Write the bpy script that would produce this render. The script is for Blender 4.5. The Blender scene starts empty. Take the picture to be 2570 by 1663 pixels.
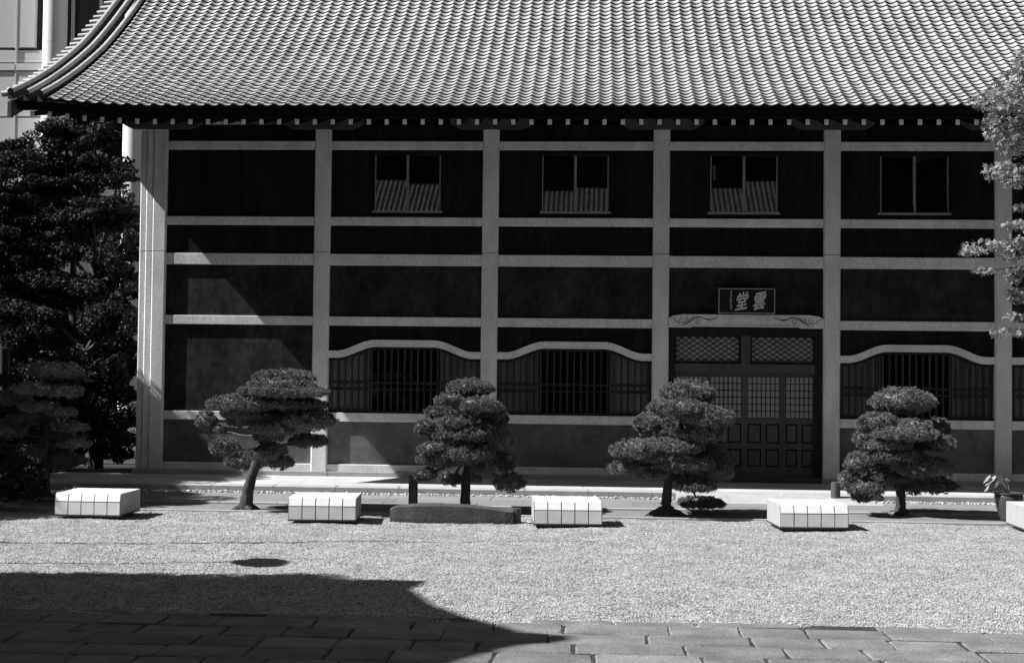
import bpy, math, random
import numpy as np
from mathutils import Vector, Matrix
random.seed(7); RNG = np.random.default_rng(11)

# ------------------------------------------------------------------ camera, sky, sun, exposure
scene = bpy.context.scene
W, H_IMG, FPX = 2570.0, 1663.0, 3570.0
CAM = Vector((0.0, -29.9, 2.3))
YAW, PITCH, ROLL = math.radians(3.35279), math.radians(1.78385), math.radians(0.63596)
CROT = (Matrix.Rotation(YAW, 3, 'Z') @ Matrix.Rotation(math.pi/2 + PITCH, 3, 'X') @ Matrix.Rotation(ROLL, 3, 'Z'))
cam_d = bpy.data.cameras.new('camera'); cam_d.sensor_width = 36.0; cam_d.lens = 36.0*FPX/W
cam_d.clip_start = 0.1; cam_d.clip_end = 800
cam = bpy.data.objects.new('camera', cam_d); scene.collection.objects.link(cam)
cam.matrix_world = Matrix.Translation(CAM) @ CROT.to_4x4()
scene.camera = cam
scene.render.resolution_x, scene.render.resolution_y = 1024, 662

SUN_TO = Vector((-0.95, -0.18, 1.0)).normalized()         # from the ground towards the sun
world = bpy.data.worlds.new('World'); scene.world = world; world.use_nodes = True
nt = world.node_tree
sky = nt.nodes.new('ShaderNodeTexSky'); sky.sky_type = 'NISHITA'; sky.sun_disc = False
sky.sun_elevation = math.asin(SUN_TO.z)
sky.sun_rotation = math.atan2(SUN_TO.x, SUN_TO.y)
sep = nt.nodes.new('ShaderNodeSeparateColor')             # black and white film behind a red filter: only the sky's red light, as grey
nt.links.new(sky.outputs[0], sep.inputs[0]); nt.links.new(sep.outputs[0], nt.nodes['Background'].inputs['Color'])
nt.nodes['Background'].inputs['Strength'].default_value = 0.05
sun_d = bpy.data.lights.new('sun', 'SUN'); sun_d.energy = 5.0; sun_d.angle = math.radians(0.5); sun_d.color = (1, 1, 1)
sun = bpy.data.objects.new('sun', sun_d); scene.collection.objects.link(sun)
sun.rotation_euler = SUN_TO.to_track_quat('Z', 'Y').to_euler()
sun.location = (-30, -20, 40)
vs = scene.view_settings; vs.view_transform = 'Standard'; vs.look = 'None'; vs.exposure = 0.95; vs.gamma = 1.0; vs.use_curve_mapping = False
scene.render.engine = 'CYCLES'

# ------------------------------------------------------------------ helpers
def ray(px, py):
    return CROT @ Vector(((px - W/2)/FPX, -(py - H_IMG/2)/FPX, -1.0))
def PY(px, py, Y):                                        # photo point on the upright plane at depth Y
    d = ray(px, py); return CAM + d*((Y - CAM.y)/d.y)
def PZ(px, py, Z=0.0):                                    # photo point on the level plane at height Z
    d = ray(px, py); return CAM + d*((Z - CAM.z)/d.z)

def link(o, parent=None):
    scene.collection.objects.link(o)
    if parent is not None: o.parent = parent
    return o
def tag(o, label=None, cat=None, group=None, kind=None):
    if label: o['label'] = label
    if cat: o['category'] = cat
    if group: o['group'] = group
    if kind: o['kind'] = kind
    return o
def thing(name, label, cat, loc=(0, 0, 0), rz=0.0, group=None):
    o = link(bpy.data.objects.new(name, None)); o.location = loc; o.rotation_euler = (0, 0, rz)
    o.empty_display_size = 0.1
    return tag(o, label, cat, group)
def mesh_np(name, V, Fc, mat, smooth=False):
    """V (n,3); Fc either (m,k) array or list of tuples"""
    me = bpy.data.meshes.new(name)
    if isinstance(Fc, np.ndarray):
        V = np.asarray(V, np.float32); m, k = Fc.shape
        me.vertices.add(len(V)); me.vertices.foreach_set('co', V.ravel())
        me.loops.add(m*k); me.loops.foreach_set('vertex_index', Fc.astype(np.int32).ravel())
        me.polygons.add(m); me.polygons.foreach_set('loop_start', np.arange(0, m*k, k, dtype=np.int32))
        me.polygons.foreach_set('loop_total', np.full(m, k, np.int32))
        me.update(calc_edges=True)
    else:
        me.from_pydata([tuple(v) for v in V], [], Fc)
    if smooth:
        me.polygons.foreach_set('use_smooth', [True]*len(me.polygons))
        if len(me.polygons) < 5000: me.update(); me.set_sharp_from_angle(angle=math.radians(48))
    if mat: me.materials.append(mat)
    me.update(); return me
def obj(name, me, parent=None, loc=None):
    o = bpy.data.objects.new(name, me)
    if loc is not None: o.location = loc
    return link(o, parent)

class MB:                                                 # collects shapes into ONE mesh
    def __init__(s): s.v = []; s.f = []
    def add(s, V, F):
        b = len(s.v); s.v += [tuple(v) for v in V]; s.f += [tuple(i + b for i in f) for f in F]; return s
    def box(s, x0, x1, y0, y1, z0, z1):
        return s.add([(x0,y0,z0),(x1,y0,z0),(x1,y1,z0),(x0,y1,z0),(x0,y0,z1),(x1,y0,z1),(x1,y1,z1),(x0,y1,z1)],
                     [(0,3,2,1),(4,5,6,7),(0,1,5,4),(1,2,6,5),(2,3,7,6),(3,0,4,7)])
    def cbox(s, x0, x1, y0, y1, z0, z1, c=0.01):           # chamfered on all edges of its top and sides
        pts = lambda i, z: [(x0+i,y0+i,z),(x1-i,y0+i,z),(x1-i,y1-i,z),(x0+i,y1-i,z)]
        V = pts(0, z0) + pts(0, z1-c) + pts(c, z1)
        F = [(0,3,2,1)]
        for r in (0, 4):
            for i in range(4): F.append((r+i, r+(i+1) % 4, r+4+(i+1) % 4, r+4+i))
        F.append((8,9,10,11)); return s.add(V, F)
    def prism(s, poly, z0, z1):                            # poly in XY, counter-clockwise
        n = len(poly); V = [(x,y,z0) for x,y in poly] + [(x,y,z1) for x,y in poly]
        F = [tuple(reversed(range(n))), tuple(range(n, 2*n))] + [(i,(i+1) % n,(i+1) % n+n,i+n) for i in range(n)]
        return s.add(V, F)
    def xprism(s, poly, y0, y1):                           # poly in XZ, extruded along Y
        n = len(poly); V = [(x,y0,z) for x,z in poly] + [(x,y1,z) for x,z in poly]
        F = [tuple(range(n)), tuple(reversed(range(n, 2*n)))] + [((i+1) % n,i,i+n,(i+1) % n+n) for i in range(n)]
        return s.add(V, F)
    def yprism(s, poly, x0, x1):                           # poly in YZ, extruded along X
        n = len(poly); V = [(x0,y,z) for y,z in poly] + [(x1,y,z) for y,z in poly]
        F = [tuple(reversed(range(n))), tuple(range(n, 2*n))] + [(i,(i+1) % n,(i+1) % n+n,i+n) for i in range(n)]
        return s.add(V, F)
    def tube(s, pts, rad, n=8, cap=True, jit=0.0):
        pts = [Vector(p) for p in pts]; m = len(pts); V = []; F = []
        up = Vector((0.13, 0.21, 1)).normalized()
        for i, p in enumerate(pts):
            t = (pts[min(i+1, m-1)] - pts[max(i-1, 0)]).normalized()
            a = t.cross(up)
            if a.length < 1e-3: a = t.cross(Vector((1, 0, 0)))
            a.normalize(); b = a.cross(t)
            r = rad[i] if isinstance(rad, (list, tuple)) else rad
            for k in range(n):
                q = 2*math.pi*k/n; rr = r*(1 + (random.uniform(-jit, jit) if jit else 0))
                V.append(p + a*(math.cos(q)*rr) + b*(math.sin(q)*rr))
        for i in range(m-1):
            for k in range(n): F.append((i*n+k, i*n+(k+1) % n, (i+1)*n+(k+1) % n, (i+1)*n+k))
        if cap: F.append(tuple(reversed(range(n)))); F.append(tuple(range((m-1)*n, m*n)))
        return s.add(V, F)
    def lathe(s, prof, c=(0,0,0), n=24):
        V = []; F = []
        for r, z in prof:
            for k in range(n):
                a = 2*math.pi*k/n; V.append((c[0]+r*math.cos(a), c[1]+r*math.sin(a), c[2]+z))
        for i in range(len(prof)-1):
            for k in range(n): F.append((i*n+k, i*n+(k+1) % n, (i+1)*n+(k+1) % n, (i+1)*n+k))
        F.append(tuple(reversed(range(n)))); F.append(tuple(range((len(prof)-1)*n, len(prof)*n)))
        return s.add(V, F)
    def build(s, name, mat, parent=None, smooth=False):
        return obj(name, mesh_np(name, s.v, s.f, mat, smooth), parent)

# ------------------------------------------------------------------ materials (black and white film: neutral greys)
def mat(name, alb, rough=0.8, var=0.15, scale=6.0, bump=0.0, bscale=40.0, spec=0.3, stretch=(1,1,1), fine=0.0, fscale=120.0, ovar=0.0, ivar=0.0):
    m = bpy.data.materials.new(name); m.use_nodes = True; t = m.node_tree; N = t.nodes; L = t.links
    b = N['Principled BSDF']; b.inputs['Roughness'].default_value = rough
    b.inputs['Specular IOR Level'].default_value = spec
    tc = N.new('ShaderNodeTexCoord'); mp = N.new('ShaderNodeMapping'); mp.inputs['Scale'].default_value = stretch
    L.new(tc.outputs['Object'], mp.inputs['Vector'])
    n1 = N.new('ShaderNodeTexNoise'); n1.inputs['Scale'].default_value = scale; n1.inputs['Detail'].default_value = 6
    L.new(mp.outputs[0], n1.inputs['Vector'])
    mr = N.new('ShaderNodeMapRange'); mr.inputs['From Min'].default_value = 0.25; mr.inputs['From Max'].default_value = 0.75
    mr.inputs['To Min'].default_value = alb*(1-var); mr.inputs['To Max'].default_value = alb*(1+var)
    L.new(n1.outputs[0], mr.inputs[0]); out = mr.outputs[0]
    if fine:
        n3 = N.new('ShaderNodeTexNoise'); n3.inputs['Scale'].default_value = fscale; n3.inputs['Detail'].default_value = 2
        L.new(mp.outputs[0], n3.inputs['Vector'])
        r3 = N.new('ShaderNodeMapRange'); r3.inputs['From Min'].default_value = 0.3; r3.inputs['From Max'].default_value = 0.7
        r3.inputs['To Min'].default_value = 1-fine; r3.inputs['To Max'].default_value = 1+fine
        L.new(n3.outputs[0], r3.inputs[0])
        mu = N.new('ShaderNodeMath'); mu.operation = 'MULTIPLY'; L.new(out, mu.inputs[0]); L.new(r3.outputs[0], mu.inputs[1]); out = mu.outputs[0]
    if ovar:                                              # each stone its own tone
        oi = N.new('ShaderNodeObjectInfo'); ro = N.new('ShaderNodeMapRange'); ro.inputs['To Min'].default_value = 1-ovar; ro.inputs['To Max'].default_value = 1+ovar
        L.new(oi.outputs['Random'], ro.inputs[0]); m2 = N.new('ShaderNodeMath'); m2.operation = 'MULTIPLY'
        L.new(out, m2.inputs[0]); L.new(ro.outputs[0], m2.inputs[1]); out = m2.outputs[0]
    if ivar:                                              # each loose piece of a joined mesh its own tone
        ge = N.new('ShaderNodeNewGeometry'); ri = N.new('ShaderNodeMapRange'); ri.inputs['To Min'].default_value = 1-ivar; ri.inputs['To Max'].default_value = 1+ivar
        L.new(ge.outputs['Random Per Island'], ri.inputs[0]); m3 = N.new('ShaderNodeMath'); m3.operation = 'MULTIPLY'
        L.new(out, m3.inputs[0]); L.new(ri.outputs[0], m3.inputs[1]); out = m3.outputs[0]
    cb = N.new('ShaderNodeCombineColor')
    for i in range(3): L.new(out, cb.inputs[i])
    L.new(cb.outputs[0], b.inputs['Base Color'])
    if bump:
        n2 = N.new('ShaderNodeTexNoise'); n2.inputs['Scale'].default_value = bscale; n2.inputs['Detail'].default_value = 5
        L.new(mp.outputs[0], n2.inputs['Vector'])
        bp = N.new('ShaderNodeBump'); bp.inputs['Strength'].default_value = bump; bp.inputs['Distance'].default_value = 0.01
        L.new(n2.outputs[0], bp.inputs['Height']); L.new(bp.outputs[0], b.inputs['Normal'])
    return m
def leaf_mat(name, alb, trans=0.25, rough=0.6, var=0.35):
    m = mat(name, alb, rough, var, 3.0); t = m.node_tree; N = t.nodes; L = t.links
    b = N['Principled BSDF']; b.inputs['Specular IOR Level'].default_value = 0.15; tr = N.new('ShaderNodeBsdfTranslucent'); mx = N.new('ShaderNodeMixShader')
    mx.inputs[0].default_value = trans
    src = b.inputs['Base Color'].links[0].from_socket; L.new(src, tr.inputs['Color'])
    L.new(b.outputs[0], mx.inputs[1]); L.new(tr.outputs[0], mx.inputs[2]); L.new(mx.outputs[0], N['Material Output'].inputs['Surface'])
    return m
def glass_mat(name, base=0.004, ior=1.7, rough=0.015):
    m = mat(name, base, rough, 0.05, 2.0); b = m.node_tree.nodes['Principled BSDF']
    b.inputs['IOR'].default_value = ior; b.inputs['Specular IOR Level'].default_value = 0.5
    return m
def gravel_mat():
    m = bpy.data.materials.new('gravel'); m.use_nodes = True; t = m.node_tree; N = t.nodes; L = t.links
    b = N['Principled BSDF']; b.inputs['Roughness'].default_value = 0.9; b.inputs['Specular IOR Level'].default_value = 0.15
    tc = N.new('ShaderNodeTexCoord')
    nw = N.new('ShaderNodeTexNoise'); nw.inputs['Scale'].default_value = 30; L.new(tc.outputs['Object'], nw.inputs['Vector'])
    vo = N.new('ShaderNodeTexVoronoi'); vo.inputs['Scale'].default_value = 78; L.new(tc.outputs['Object'], vo.inputs['Vector'])
    sx = N.new('ShaderNodeSeparateColor'); L.new(vo.outputs['Color'], sx.inputs[0])
    r1 = N.new('ShaderNodeMapRange'); r1.inputs['To Min'].default_value = 0.05; r1.inputs['To Max'].default_value = 0.53
    L.new(sx.outputs[0], r1.inputs[0])
    n2 = N.new('ShaderNodeTexNoise'); n2.inputs['Scale'].default_value = 1.6; n2.inputs['Detail'].default_value = 8; L.new(tc.outputs['Object'], n2.inputs['Vector'])
    r2 = N.new('ShaderNodeMapRange'); r2.inputs['From Min'].default_value = 0.3; r2.inputs['From Max'].default_value = 0.7
    r2.inputs['To Min'].default_value = 0.74; r2.inputs['To Max'].default_value = 1.2; L.new(n2.outputs[0], r2.inputs[0])
    mu = N.new('ShaderNodeMath'); mu.operation = 'MULTIPLY'; L.new(r1.outputs[0], mu.inputs[0]); L.new(r2.outputs[0], mu.inputs[1])
    cb = N.new('ShaderNodeCombineColor')
    for i in range(3): L.new(mu.outputs[0], cb.inputs[i])
    L.new(cb.outputs[0], b.inputs['Base Color'])
    bp = N.new('ShaderNodeBump'); bp.invert = True; bp.inputs['Strength'].default_value = 1.0; bp.inputs['Distance'].default_value = 0.011
    L.new(vo.outputs['Distance'], bp.inputs['Height']); L.new(bp.outputs[0], b.inputs['Normal'])
    return m

M = dict(
    concrete=mat('granite_concrete', 0.62, 0.8, 0.18, 1.6, 0.15, 60, spec=0.15, fine=0.2, fscale=34, stretch=(1.6,1,.6), ovar=0.035),
    panel=mat('dark_wall_panel', 0.010, 0.55, 0.7, 1.6, 0.0, spec=0.08, stretch=(2.2,1,0.35), fine=0.35, fscale=9),
    panel_mid=mat('mottled_wall_panel', 0.024, 0.6, 0.6, 1.4, 0.0, spec=0.08, stretch=(1.2,1,0.8), fine=0.35, fscale=7),
    koshi=mat('dark_low_wall', 0.10, 0.7, 0.45, 1.5, 0.05, 60, fine=0.15, fscale=8),
    wood=mat('dark_wood', 0.018, 0.7, 0.3, 8, 0.1, 60, spec=0.1, stretch=(1,1,0.2)),
    slat=mat('slat_wood', 0.03, 0.7, 0.3, 8, 0.1, 60, spec=0.12, stretch=(1,1,0.2), ovar=0.25),
    wood_mid=mat('weathered_wood', 0.06, 0.65, 0.25, 8, 0.1, 60, stretch=(1,1,0.2)),
    board=mat('grey_board', 0.12, 0.7, 0.35, 5, stretch=(1,1,0.2), ovar=0.3),
    paper=mat('paper_pane', 0.26, 0.8, 0.15, 2),
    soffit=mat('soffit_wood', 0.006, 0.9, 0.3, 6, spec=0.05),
    whitep=mat('white_paint', 0.80, 0.6, 0.06, 8),
    lipshade=mat('tile_lip_shade', 0.035, 0.8, 0.2, 6),  # lips coloured dark as the shadow line under each row; bedding shares it
    tile=mat('roof_tile', 0.36, 0.42, 0.2, 1.1, 0.05, 50, spec=0.5, fine=0.08, fscale=70, ovar=0.13, ivar=0.16),
    tileshade=mat('eave_tile_shade', 0.008, 0.8, 0.2, 9, spec=0.08),  # same tile, with the shade below the eave lip put into its colour
    glass=glass_mat('window_glass', 0.003, 1.6),
    alu=mat('window_frame_metal', 0.22, 0.45, 0.1, 6, spec=0.5),
    black=mat('black_lacquer', 0.008, 0.35, 0.2, 8),
    gold=mat('gilt_lettering', 0.55, 0.5, 0.15, 12),
    groove_shade=mat('carved_groove_shade', 0.05, 0.8, 0.2, 20),  # shadow inside the carving, painted as dark ribbons on the lintel face
    terrace=mat('terrace_granite', 0.42, 0.85, 0.1, 2, 0.1, 80, spec=0.15, fine=0.12, fscale=130, ovar=0.05),
    kerb=mat('kerb_granite', 0.34, 0.8, 0.12, 3, 0.2, 70, fine=0.15, fscale=110),
    path=mat('path_stone', 0.19, 0.85, 0.2, 1.3, 0.15, 50, fine=0.2, fscale=40, stretch=(0.35,1,1), ovar=0.12),
    soil=mat('packed_soil', 0.17, 0.95, 0.25, 2.5, 0.5, 30, fine=0.2, fscale=50),
    paving=mat('paving_stone', 0.138, 0.85, 0.35, 2.6, 0.7, 28, fine=0.3, fscale=55, ovar=0.16),
    joint=mat('joint_earth', 0.03, 0.95, 0.3, 6, 0.4, 40),
    ground=mat('ground_earth', 0.05, 0.95, 0.3, 1, 0.4, 20),
    pebble=mat('pebbles', 0.33, 0.85, 0.3, 9, spec=0.15, ivar=0.55),
    gravel=gravel_mat(),
    tilew=mat('white_glazed_tile', 0.84, 0.35, 0.09, 3.5, spec=0.5),
    tileg=mat('pale_glazed_tile', 0.84, 0.5, 0.10, 3.5, spec=0.4),
    side=mat('bench_side_panel', 0.34, 0.6, 0.06, 5),
    grout=mat('dark_grout', 0.05, 0.8, 0.1, 9),
    rock=mat('dark_stone', 0.055, 0.9, 0.35, 4, 0.7, 18, fine=0.25, fscale=45),
    bark=mat('bark', 0.05, 0.9, 0.4, 9, 0.8, 25, stretch=(1,1,0.35)),
    needle=leaf_mat('pine_needles', 0.175, 0.06, 0.55, 0.35),
    leafd=leaf_mat('dark_leaves', 0.022, 0.15, 0.6, 0.4),
    maple=leaf_mat('maple_leaves', 0.24, 0.08, 0.45, 0.3),
    potg=mat('glazed_pot', 0.06, 0.22, 0.15, 4, spec=0.6),
    leafp=leaf_mat('pot_leaf', 0.30, 0.25, 0.4, 0.15),
    bpanel=mat('office_panel', 0.62, 0.5, 0.05, 0.5),
    bwhite=mat('office_column', 0.80, 0.5, 0.03, 0.5),
    bglass=glass_mat('office_glass', 0.01, 1.5, 0.05),
    tower=mat('tower_cladding', 0.03, 0.6, 0.2, 0.2),
    metal=mat('pole_metal', 0.2, 0.5, 0.1, 3),
)

# ------------------------------------------------------------------ the setting
def sheet(name, x0, x1, y0, y1, z, m):
    o = MB().add([(x0,y0,z),(x1,y0,z),(x1,y1,z),(x0,y1,z)], [(0,1,2,3)]).build(name, m); o['kind'] = 'structure'; return o
sheet('ground', -250, 250, -250, 250, -0.06, M['ground'])

# gravel court: a gently uneven sheet
GX0, GX1, GY0, GY1 = -15.0, 14.0, -16.68, -6.62
nx, ny = 420, 150
gx, gy = np.meshgrid(np.linspace(GX0, GX1, nx), np.linspace(GY0, GY1, ny))
def undul(x, y):
    return (0.007*np.sin(1.3*x+0.7*y+1) + 0.006*np.sin(3.1*x-1.7*y) + 0.005*np.sin(5.3*y+1.1*np.sin(2.2*x)) + 0.004*np.sin(9.1*x+4*np.sin(3*y)))
gz = undul(gx, gy) + RNG.normal(0, 0.0036, gx.shape)
idx = np.arange(nx*ny).reshape(ny, nx)
gf = np.stack([idx[:-1,:-1], idx[:-1,1:], idx[1:,1:], idx[1:,:-1]], -1).reshape(-1, 4)
g = obj('gravel_court', mesh_np('gravel_court', np.stack([gx, gy, gz], -1).reshape(-1, 3), gf, M['gravel'], True)); g['kind'] = 'structure'

# loose gravel stones lying on it: too many to count
def stones(name, pts, r0, r1, m, flat=0.7):
    n = len(pts); base = np.array([(1,0,0),(0,1,0),(-1,0,0),(0,-1,0),(0,0,1),(0,0,-1)], float)
    fb = np.array([(0,1,4),(1,2,4),(2,3,4),(3,0,4),(1,0,5),(2,1,5),(3,2,5),(0,3,5)])
    r = RNG.uniform(r0, r1, n); a = RNG.uniform(0, 6.28, n); ca, sa = np.cos(a), np.sin(a)
    sc = np.stack([r*RNG.uniform(.75, 1.3, n), r*RNG.uniform(.75, 1.3, n), r*flat*RNG.uniform(.7, 1.2, n)], 1)
    v = base[None]*sc[:, None, :] + RNG.normal(0, 0.18, (n, 6, 3))*r[:, None, None]
    x = v[..., 0]*ca[:, None] - v[..., 1]*sa[:, None]; y = v[..., 0]*sa[:, None] + v[..., 1]*ca[:, None]
    V = np.stack([x, y, v[..., 2]], -1) + pts[:, None, :]
    F = (fb[None] + (np.arange(n)*6)[:, None, None]).reshape(-1, 3)
    return mesh_np(name, V.reshape(-1, 3), F, m)
n = 150000
yy = GY0 + 9.9*RNG.power(0.75, n); xx = RNG.uniform(-1, 1, n)*((yy+29.9)*0.40+0.6)+ -0.02*(yy+29.9)
P_ = np.stack([xx, yy, undul(xx, yy) + 0.003], 1)
g2 = obj('gravel_stones', stones('gravel_stones', P_, 0.005, 0.011, M['pebble'], 0.75)); g2['kind'] = 'stuff'
g2['label'] = 'loose pale gravel covering the temple court'; g2['category'] = 'gravel'

# planting bed with a thin stone edging, paved path, drip gutter of pebbles
sheet('planting_bed', -14.5, 14, -6.62, -5.22, 0.012, M['soil'])
ed = MB()
xe = -14.5
while xe < 14:
    l = random.uniform(1.5, 2.2); ed.cbox(xe, xe+l-0.008, -6.68+random.uniform(-.006,.006), -6.62, -0.05, 0.035, 0.006); xe += l
tag(ed.build('bed_edging', M['kerb']), kind='structure')
sheet('paved_path', -15, 14, -5.22, -3.05, 0.004, M['joint'])
path = bpy.data.objects['paved_path']
for r, (y0, y1) in enumerate([(-5.22, -4.52), (-4.512, -3.8), (-3.792, -3.06)]):
    x = -15 + r*0.5
    while x < 14:
        l = random.uniform(1.3, 2.0)
        MB().cbox(x, x+l-0.007, y0, y1-0.007, 0.0, 0.02+random.uniform(0, .003), 0.004).build('path_slab', M['path'], path); x += l
pe = MB()
x = -14.5
while x < 14:
    l = random.uniform(0.9, 1.4); pe.cbox(x, x+l-0.006, -5.32, -5.225, -.02, 0.05, 0.008); x += l
tag(pe.build('path_kerb', M['kerb']), kind='structure')
n = 4200
pp = np.stack([RNG.uniform(-12, 13, n), RNG.uniform(-3.04, -2.82, n), RNG.uniform(0.005, 0.03, n)], 1)
pp = pp[~((pp[:,0] > 1.5) & (pp[:,0] < 5.3))]
o = obj('gutter_pebbles', stones('gutter_pebbles', pp, 0.018, 0.036, M['pebble'], 0.8)); o['kind'] = 'stuff'
o['label'] = 'rounded pebbles filling the drip gutter along the terrace kerb'; o['category'] = 'pebbles'

# stone terrace with its kerb stones and the ramp before the door
te = sheet('stone_terrace', -12.2, 16, -2.42, 6, 0.10, M['joint'])
x = -12.2; k = 0
while x < 14:
    l = 1.21
    MB().cbox(x, x+l-0.007, -2.80, -2.405, -0.05, 0.137+random.uniform(-.002,.002), 0.012).build('kerb_stone', M['kerb'], te)
    x += l
for r, (y0, y1) in enumerate([(-2.40, -1.61), (-1.604, -0.82), (-0.814, 0.0)]):
    x = -12.2 + 0.4*r
    while x < 14:
        l = random.uniform(1.15, 1.25)
        MB().cbox(x, x+l-0.004, y0, y1, 0.05, 0.1365+random.uniform(-.001,.0015), 0.002).build('terrace_slab', M['terrace'], te); x += l
rp = MB()
for x0, x1 in [(1.55, 2.47), (2.476, 3.4), (3.406, 4.32), (4.326, 5.25)]:
    MB().yprism([(-3.72, -0.03), (-2.805, -0.03), (-2.805, 0.128), (-2.83, 0.128), (-3.72, 0.024)], x0, x1).build('ramp_slab', M['kerb'], te)

# foreground pavement of worn stones
pv = sheet('stone_pavement', -14, 12, -26, -16.40, 0.003, M['joint'])
def paver(x0, x1, y0, y1, h):
    c = random.uniform(0.010, 0.022); j = lambda a=0.012: random.uniform(-a, a)
    n = 4; V = []; F = []
    e = [(x0+j(),y0+j(.006)),(x1+j(),y0+j(.006)),(x1+j(),y1+j(.006)),(x0+j(),y1+j(.006))]
    ring = []
    for i in range(4):                                    # knock the corners off, wobble the edges
        p, q = Vector(e[i]), Vector(e[(i+1) % 4])
        for t in (0.04, 0.3, 0.5, 0.72, 0.96):
            w = p.lerp(q, t); nrm = Vector((q.y-p.y, -(q.x-p.x))).normalized(); ring.append(w + nrm*random.uniform(-.006, .003))
    cx, cy = (x0+x1)/2, (y0+y1)/2; m_ = len(ring)
    tx, ty = random.uniform(-.006,.006), random.uniform(-.006,.006)
    top = lambda p: h + tx*(p[0]-cx) + ty*(p[1]-cy)
    V += [(p.x, p.y, -0.05) for p in ring]; V += [(p.x, p.y, top(p)-c) for p in ring]
    ins = [Vector((cx + (p.x-cx)*(1-2*c/(x1-x0)), cy + (p.y-cy)*(1-2*c/(y1-y0)))) for p in ring]
    V += [(p.x, p.y, top(p)-0.003) for p in ins]
    ins2 = [Vector((cx + (p.x-cx)*0.62, cy + (p.y-cy)*0.62)) for p in ring]
    V += [(p.x, p.y, top(p)+random.uniform(-.003, .003)) for p in ins2]; V.append((cx, cy, h))
    for r in range(3):
        for i in range(m_): F.append((r*m_+i, r*m_+(i+1) % m_, (r+1)*m_+(i+1) % m_, (r+1)*m_+i))
    for i in range(m_): F.append((3*m_+i, 3*m_+(i+1) % m_, 4*m_))
    return mesh_np('paving_stone', V, F, M['paving'])
y1 = -16.44
for r in range(9):
    dep = 0.21 if r == 0 else random.uniform(0.43, 0.49)
    x = -9.5 + random.uniform(-.6, 0)
    while x < 8:
        l = random.uniform(0.5, 0.95)
        if not (r == 0 and random.random() < 0.18):
            obj('paving_stone', paver(x+0.006, x+l-0.006, y1-dep+0.013, y1-0.013, 0.02+random.uniform(-.006,.006)), pv)
        x += l
    y1 -= dep

# ------------------------------------------------------------------ the temple hall
hall = thing('temple_hall', 'two-storey temple hall with grey tiled roof, pale stone posts and dark wall panels', 'temple')
COLS = [-6.0, -2.41, 1.19, 4.74, 8.25, 11.80]; CW = 0.345
JZ = 4.89; TOPZ = 7.50
def post(x0, x1, y0, y1, z0, z1, c=0.025):
    return MB().prism([(x0,y0+c),(x0+c,y0),(x1-c,y0),(x1,y0+c),(x1,y1),(x0,y1)], z0, z1)
for x in COLS:
    post(x, x+CW, 0, 0.30, 0.24, JZ-0.006).build('column', M['concrete'], hall)
    post(x, x+CW, 0.001, 0.30, JZ+0.006, TOPZ).build('column', M['concrete'], hall)
    MB().box(x+.02, x+CW-.02, 0.02, 0.29, JZ-.02, JZ+.02).build('column_joint', M['joint'], hall)
    MB().cbox(x-.02, x+CW+.02, -0.025, 0.30, 0.135, 0.2385, 0.01).build('column_base', M['kerb'], hall)
for x0, x1, yf in [(-9.50, -9.205, 0.0), (-9.66, -9.501, 0.035), (-9.80, -9.661, 0.075)]:    # stepped corner pier
    for z0, z1 in ((0.24, JZ-0.006), (JZ+0.006, TOPZ)):
        post(x0, x1, yf, 0.45, z0, z1, 0.026).build('corner_pier', M['concrete'], hall)
MB().box(-9.78, -9.23, 0.1, 0.42, JZ-.02, JZ+.02).build('column_joint', M['joint'], hall)
MB().cbox(-9.83, -9.18, -0.02, 0.45, 0.135, 0.2385, 0.01).build('column_base', M['kerb'], hall)
MB().box(-9.801, -9.70, 0.452, 9.0, 0.135, 7.4).build('side_wall', M['concrete'], hall)
MB().box(12.0, 12.15, 0.3, 9.0, 0.135, 7.4).build('side_wall', M['concrete'], hall)
EDGE = [-9.205 - CW] + COLS                               # bay k runs between EDGE[k]+CW and EDGE[k+1]
bays = [(EDGE[k]+CW, EDGE[k+1]) for k in range(6)]
YB, YP = 0.040, 0.096
beamz = [(7.08, 7.26), (5.46, 5.64), (4.61, 4.85), (3.33, 3.52), (1.295, 1.48)]
def hbeam(x0, x1, z0, z1, parent=hall, y=YB):
    c = 0.008
    return MB().yprism([(y+c, z0), (0.28, z0), (0.28, z1), (y+c, z1), (y, z1-c), (y, z0+c)], x0, x1).build('beam', M['concrete'], parent)
def quad_panel(x0, x1, z0, z1, m, name='wall_panel', y=YP):
    return MB().box(x0, x1, y, y+0.06, z0, z1).build(name, m, hall)
DOOR = 3
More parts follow.
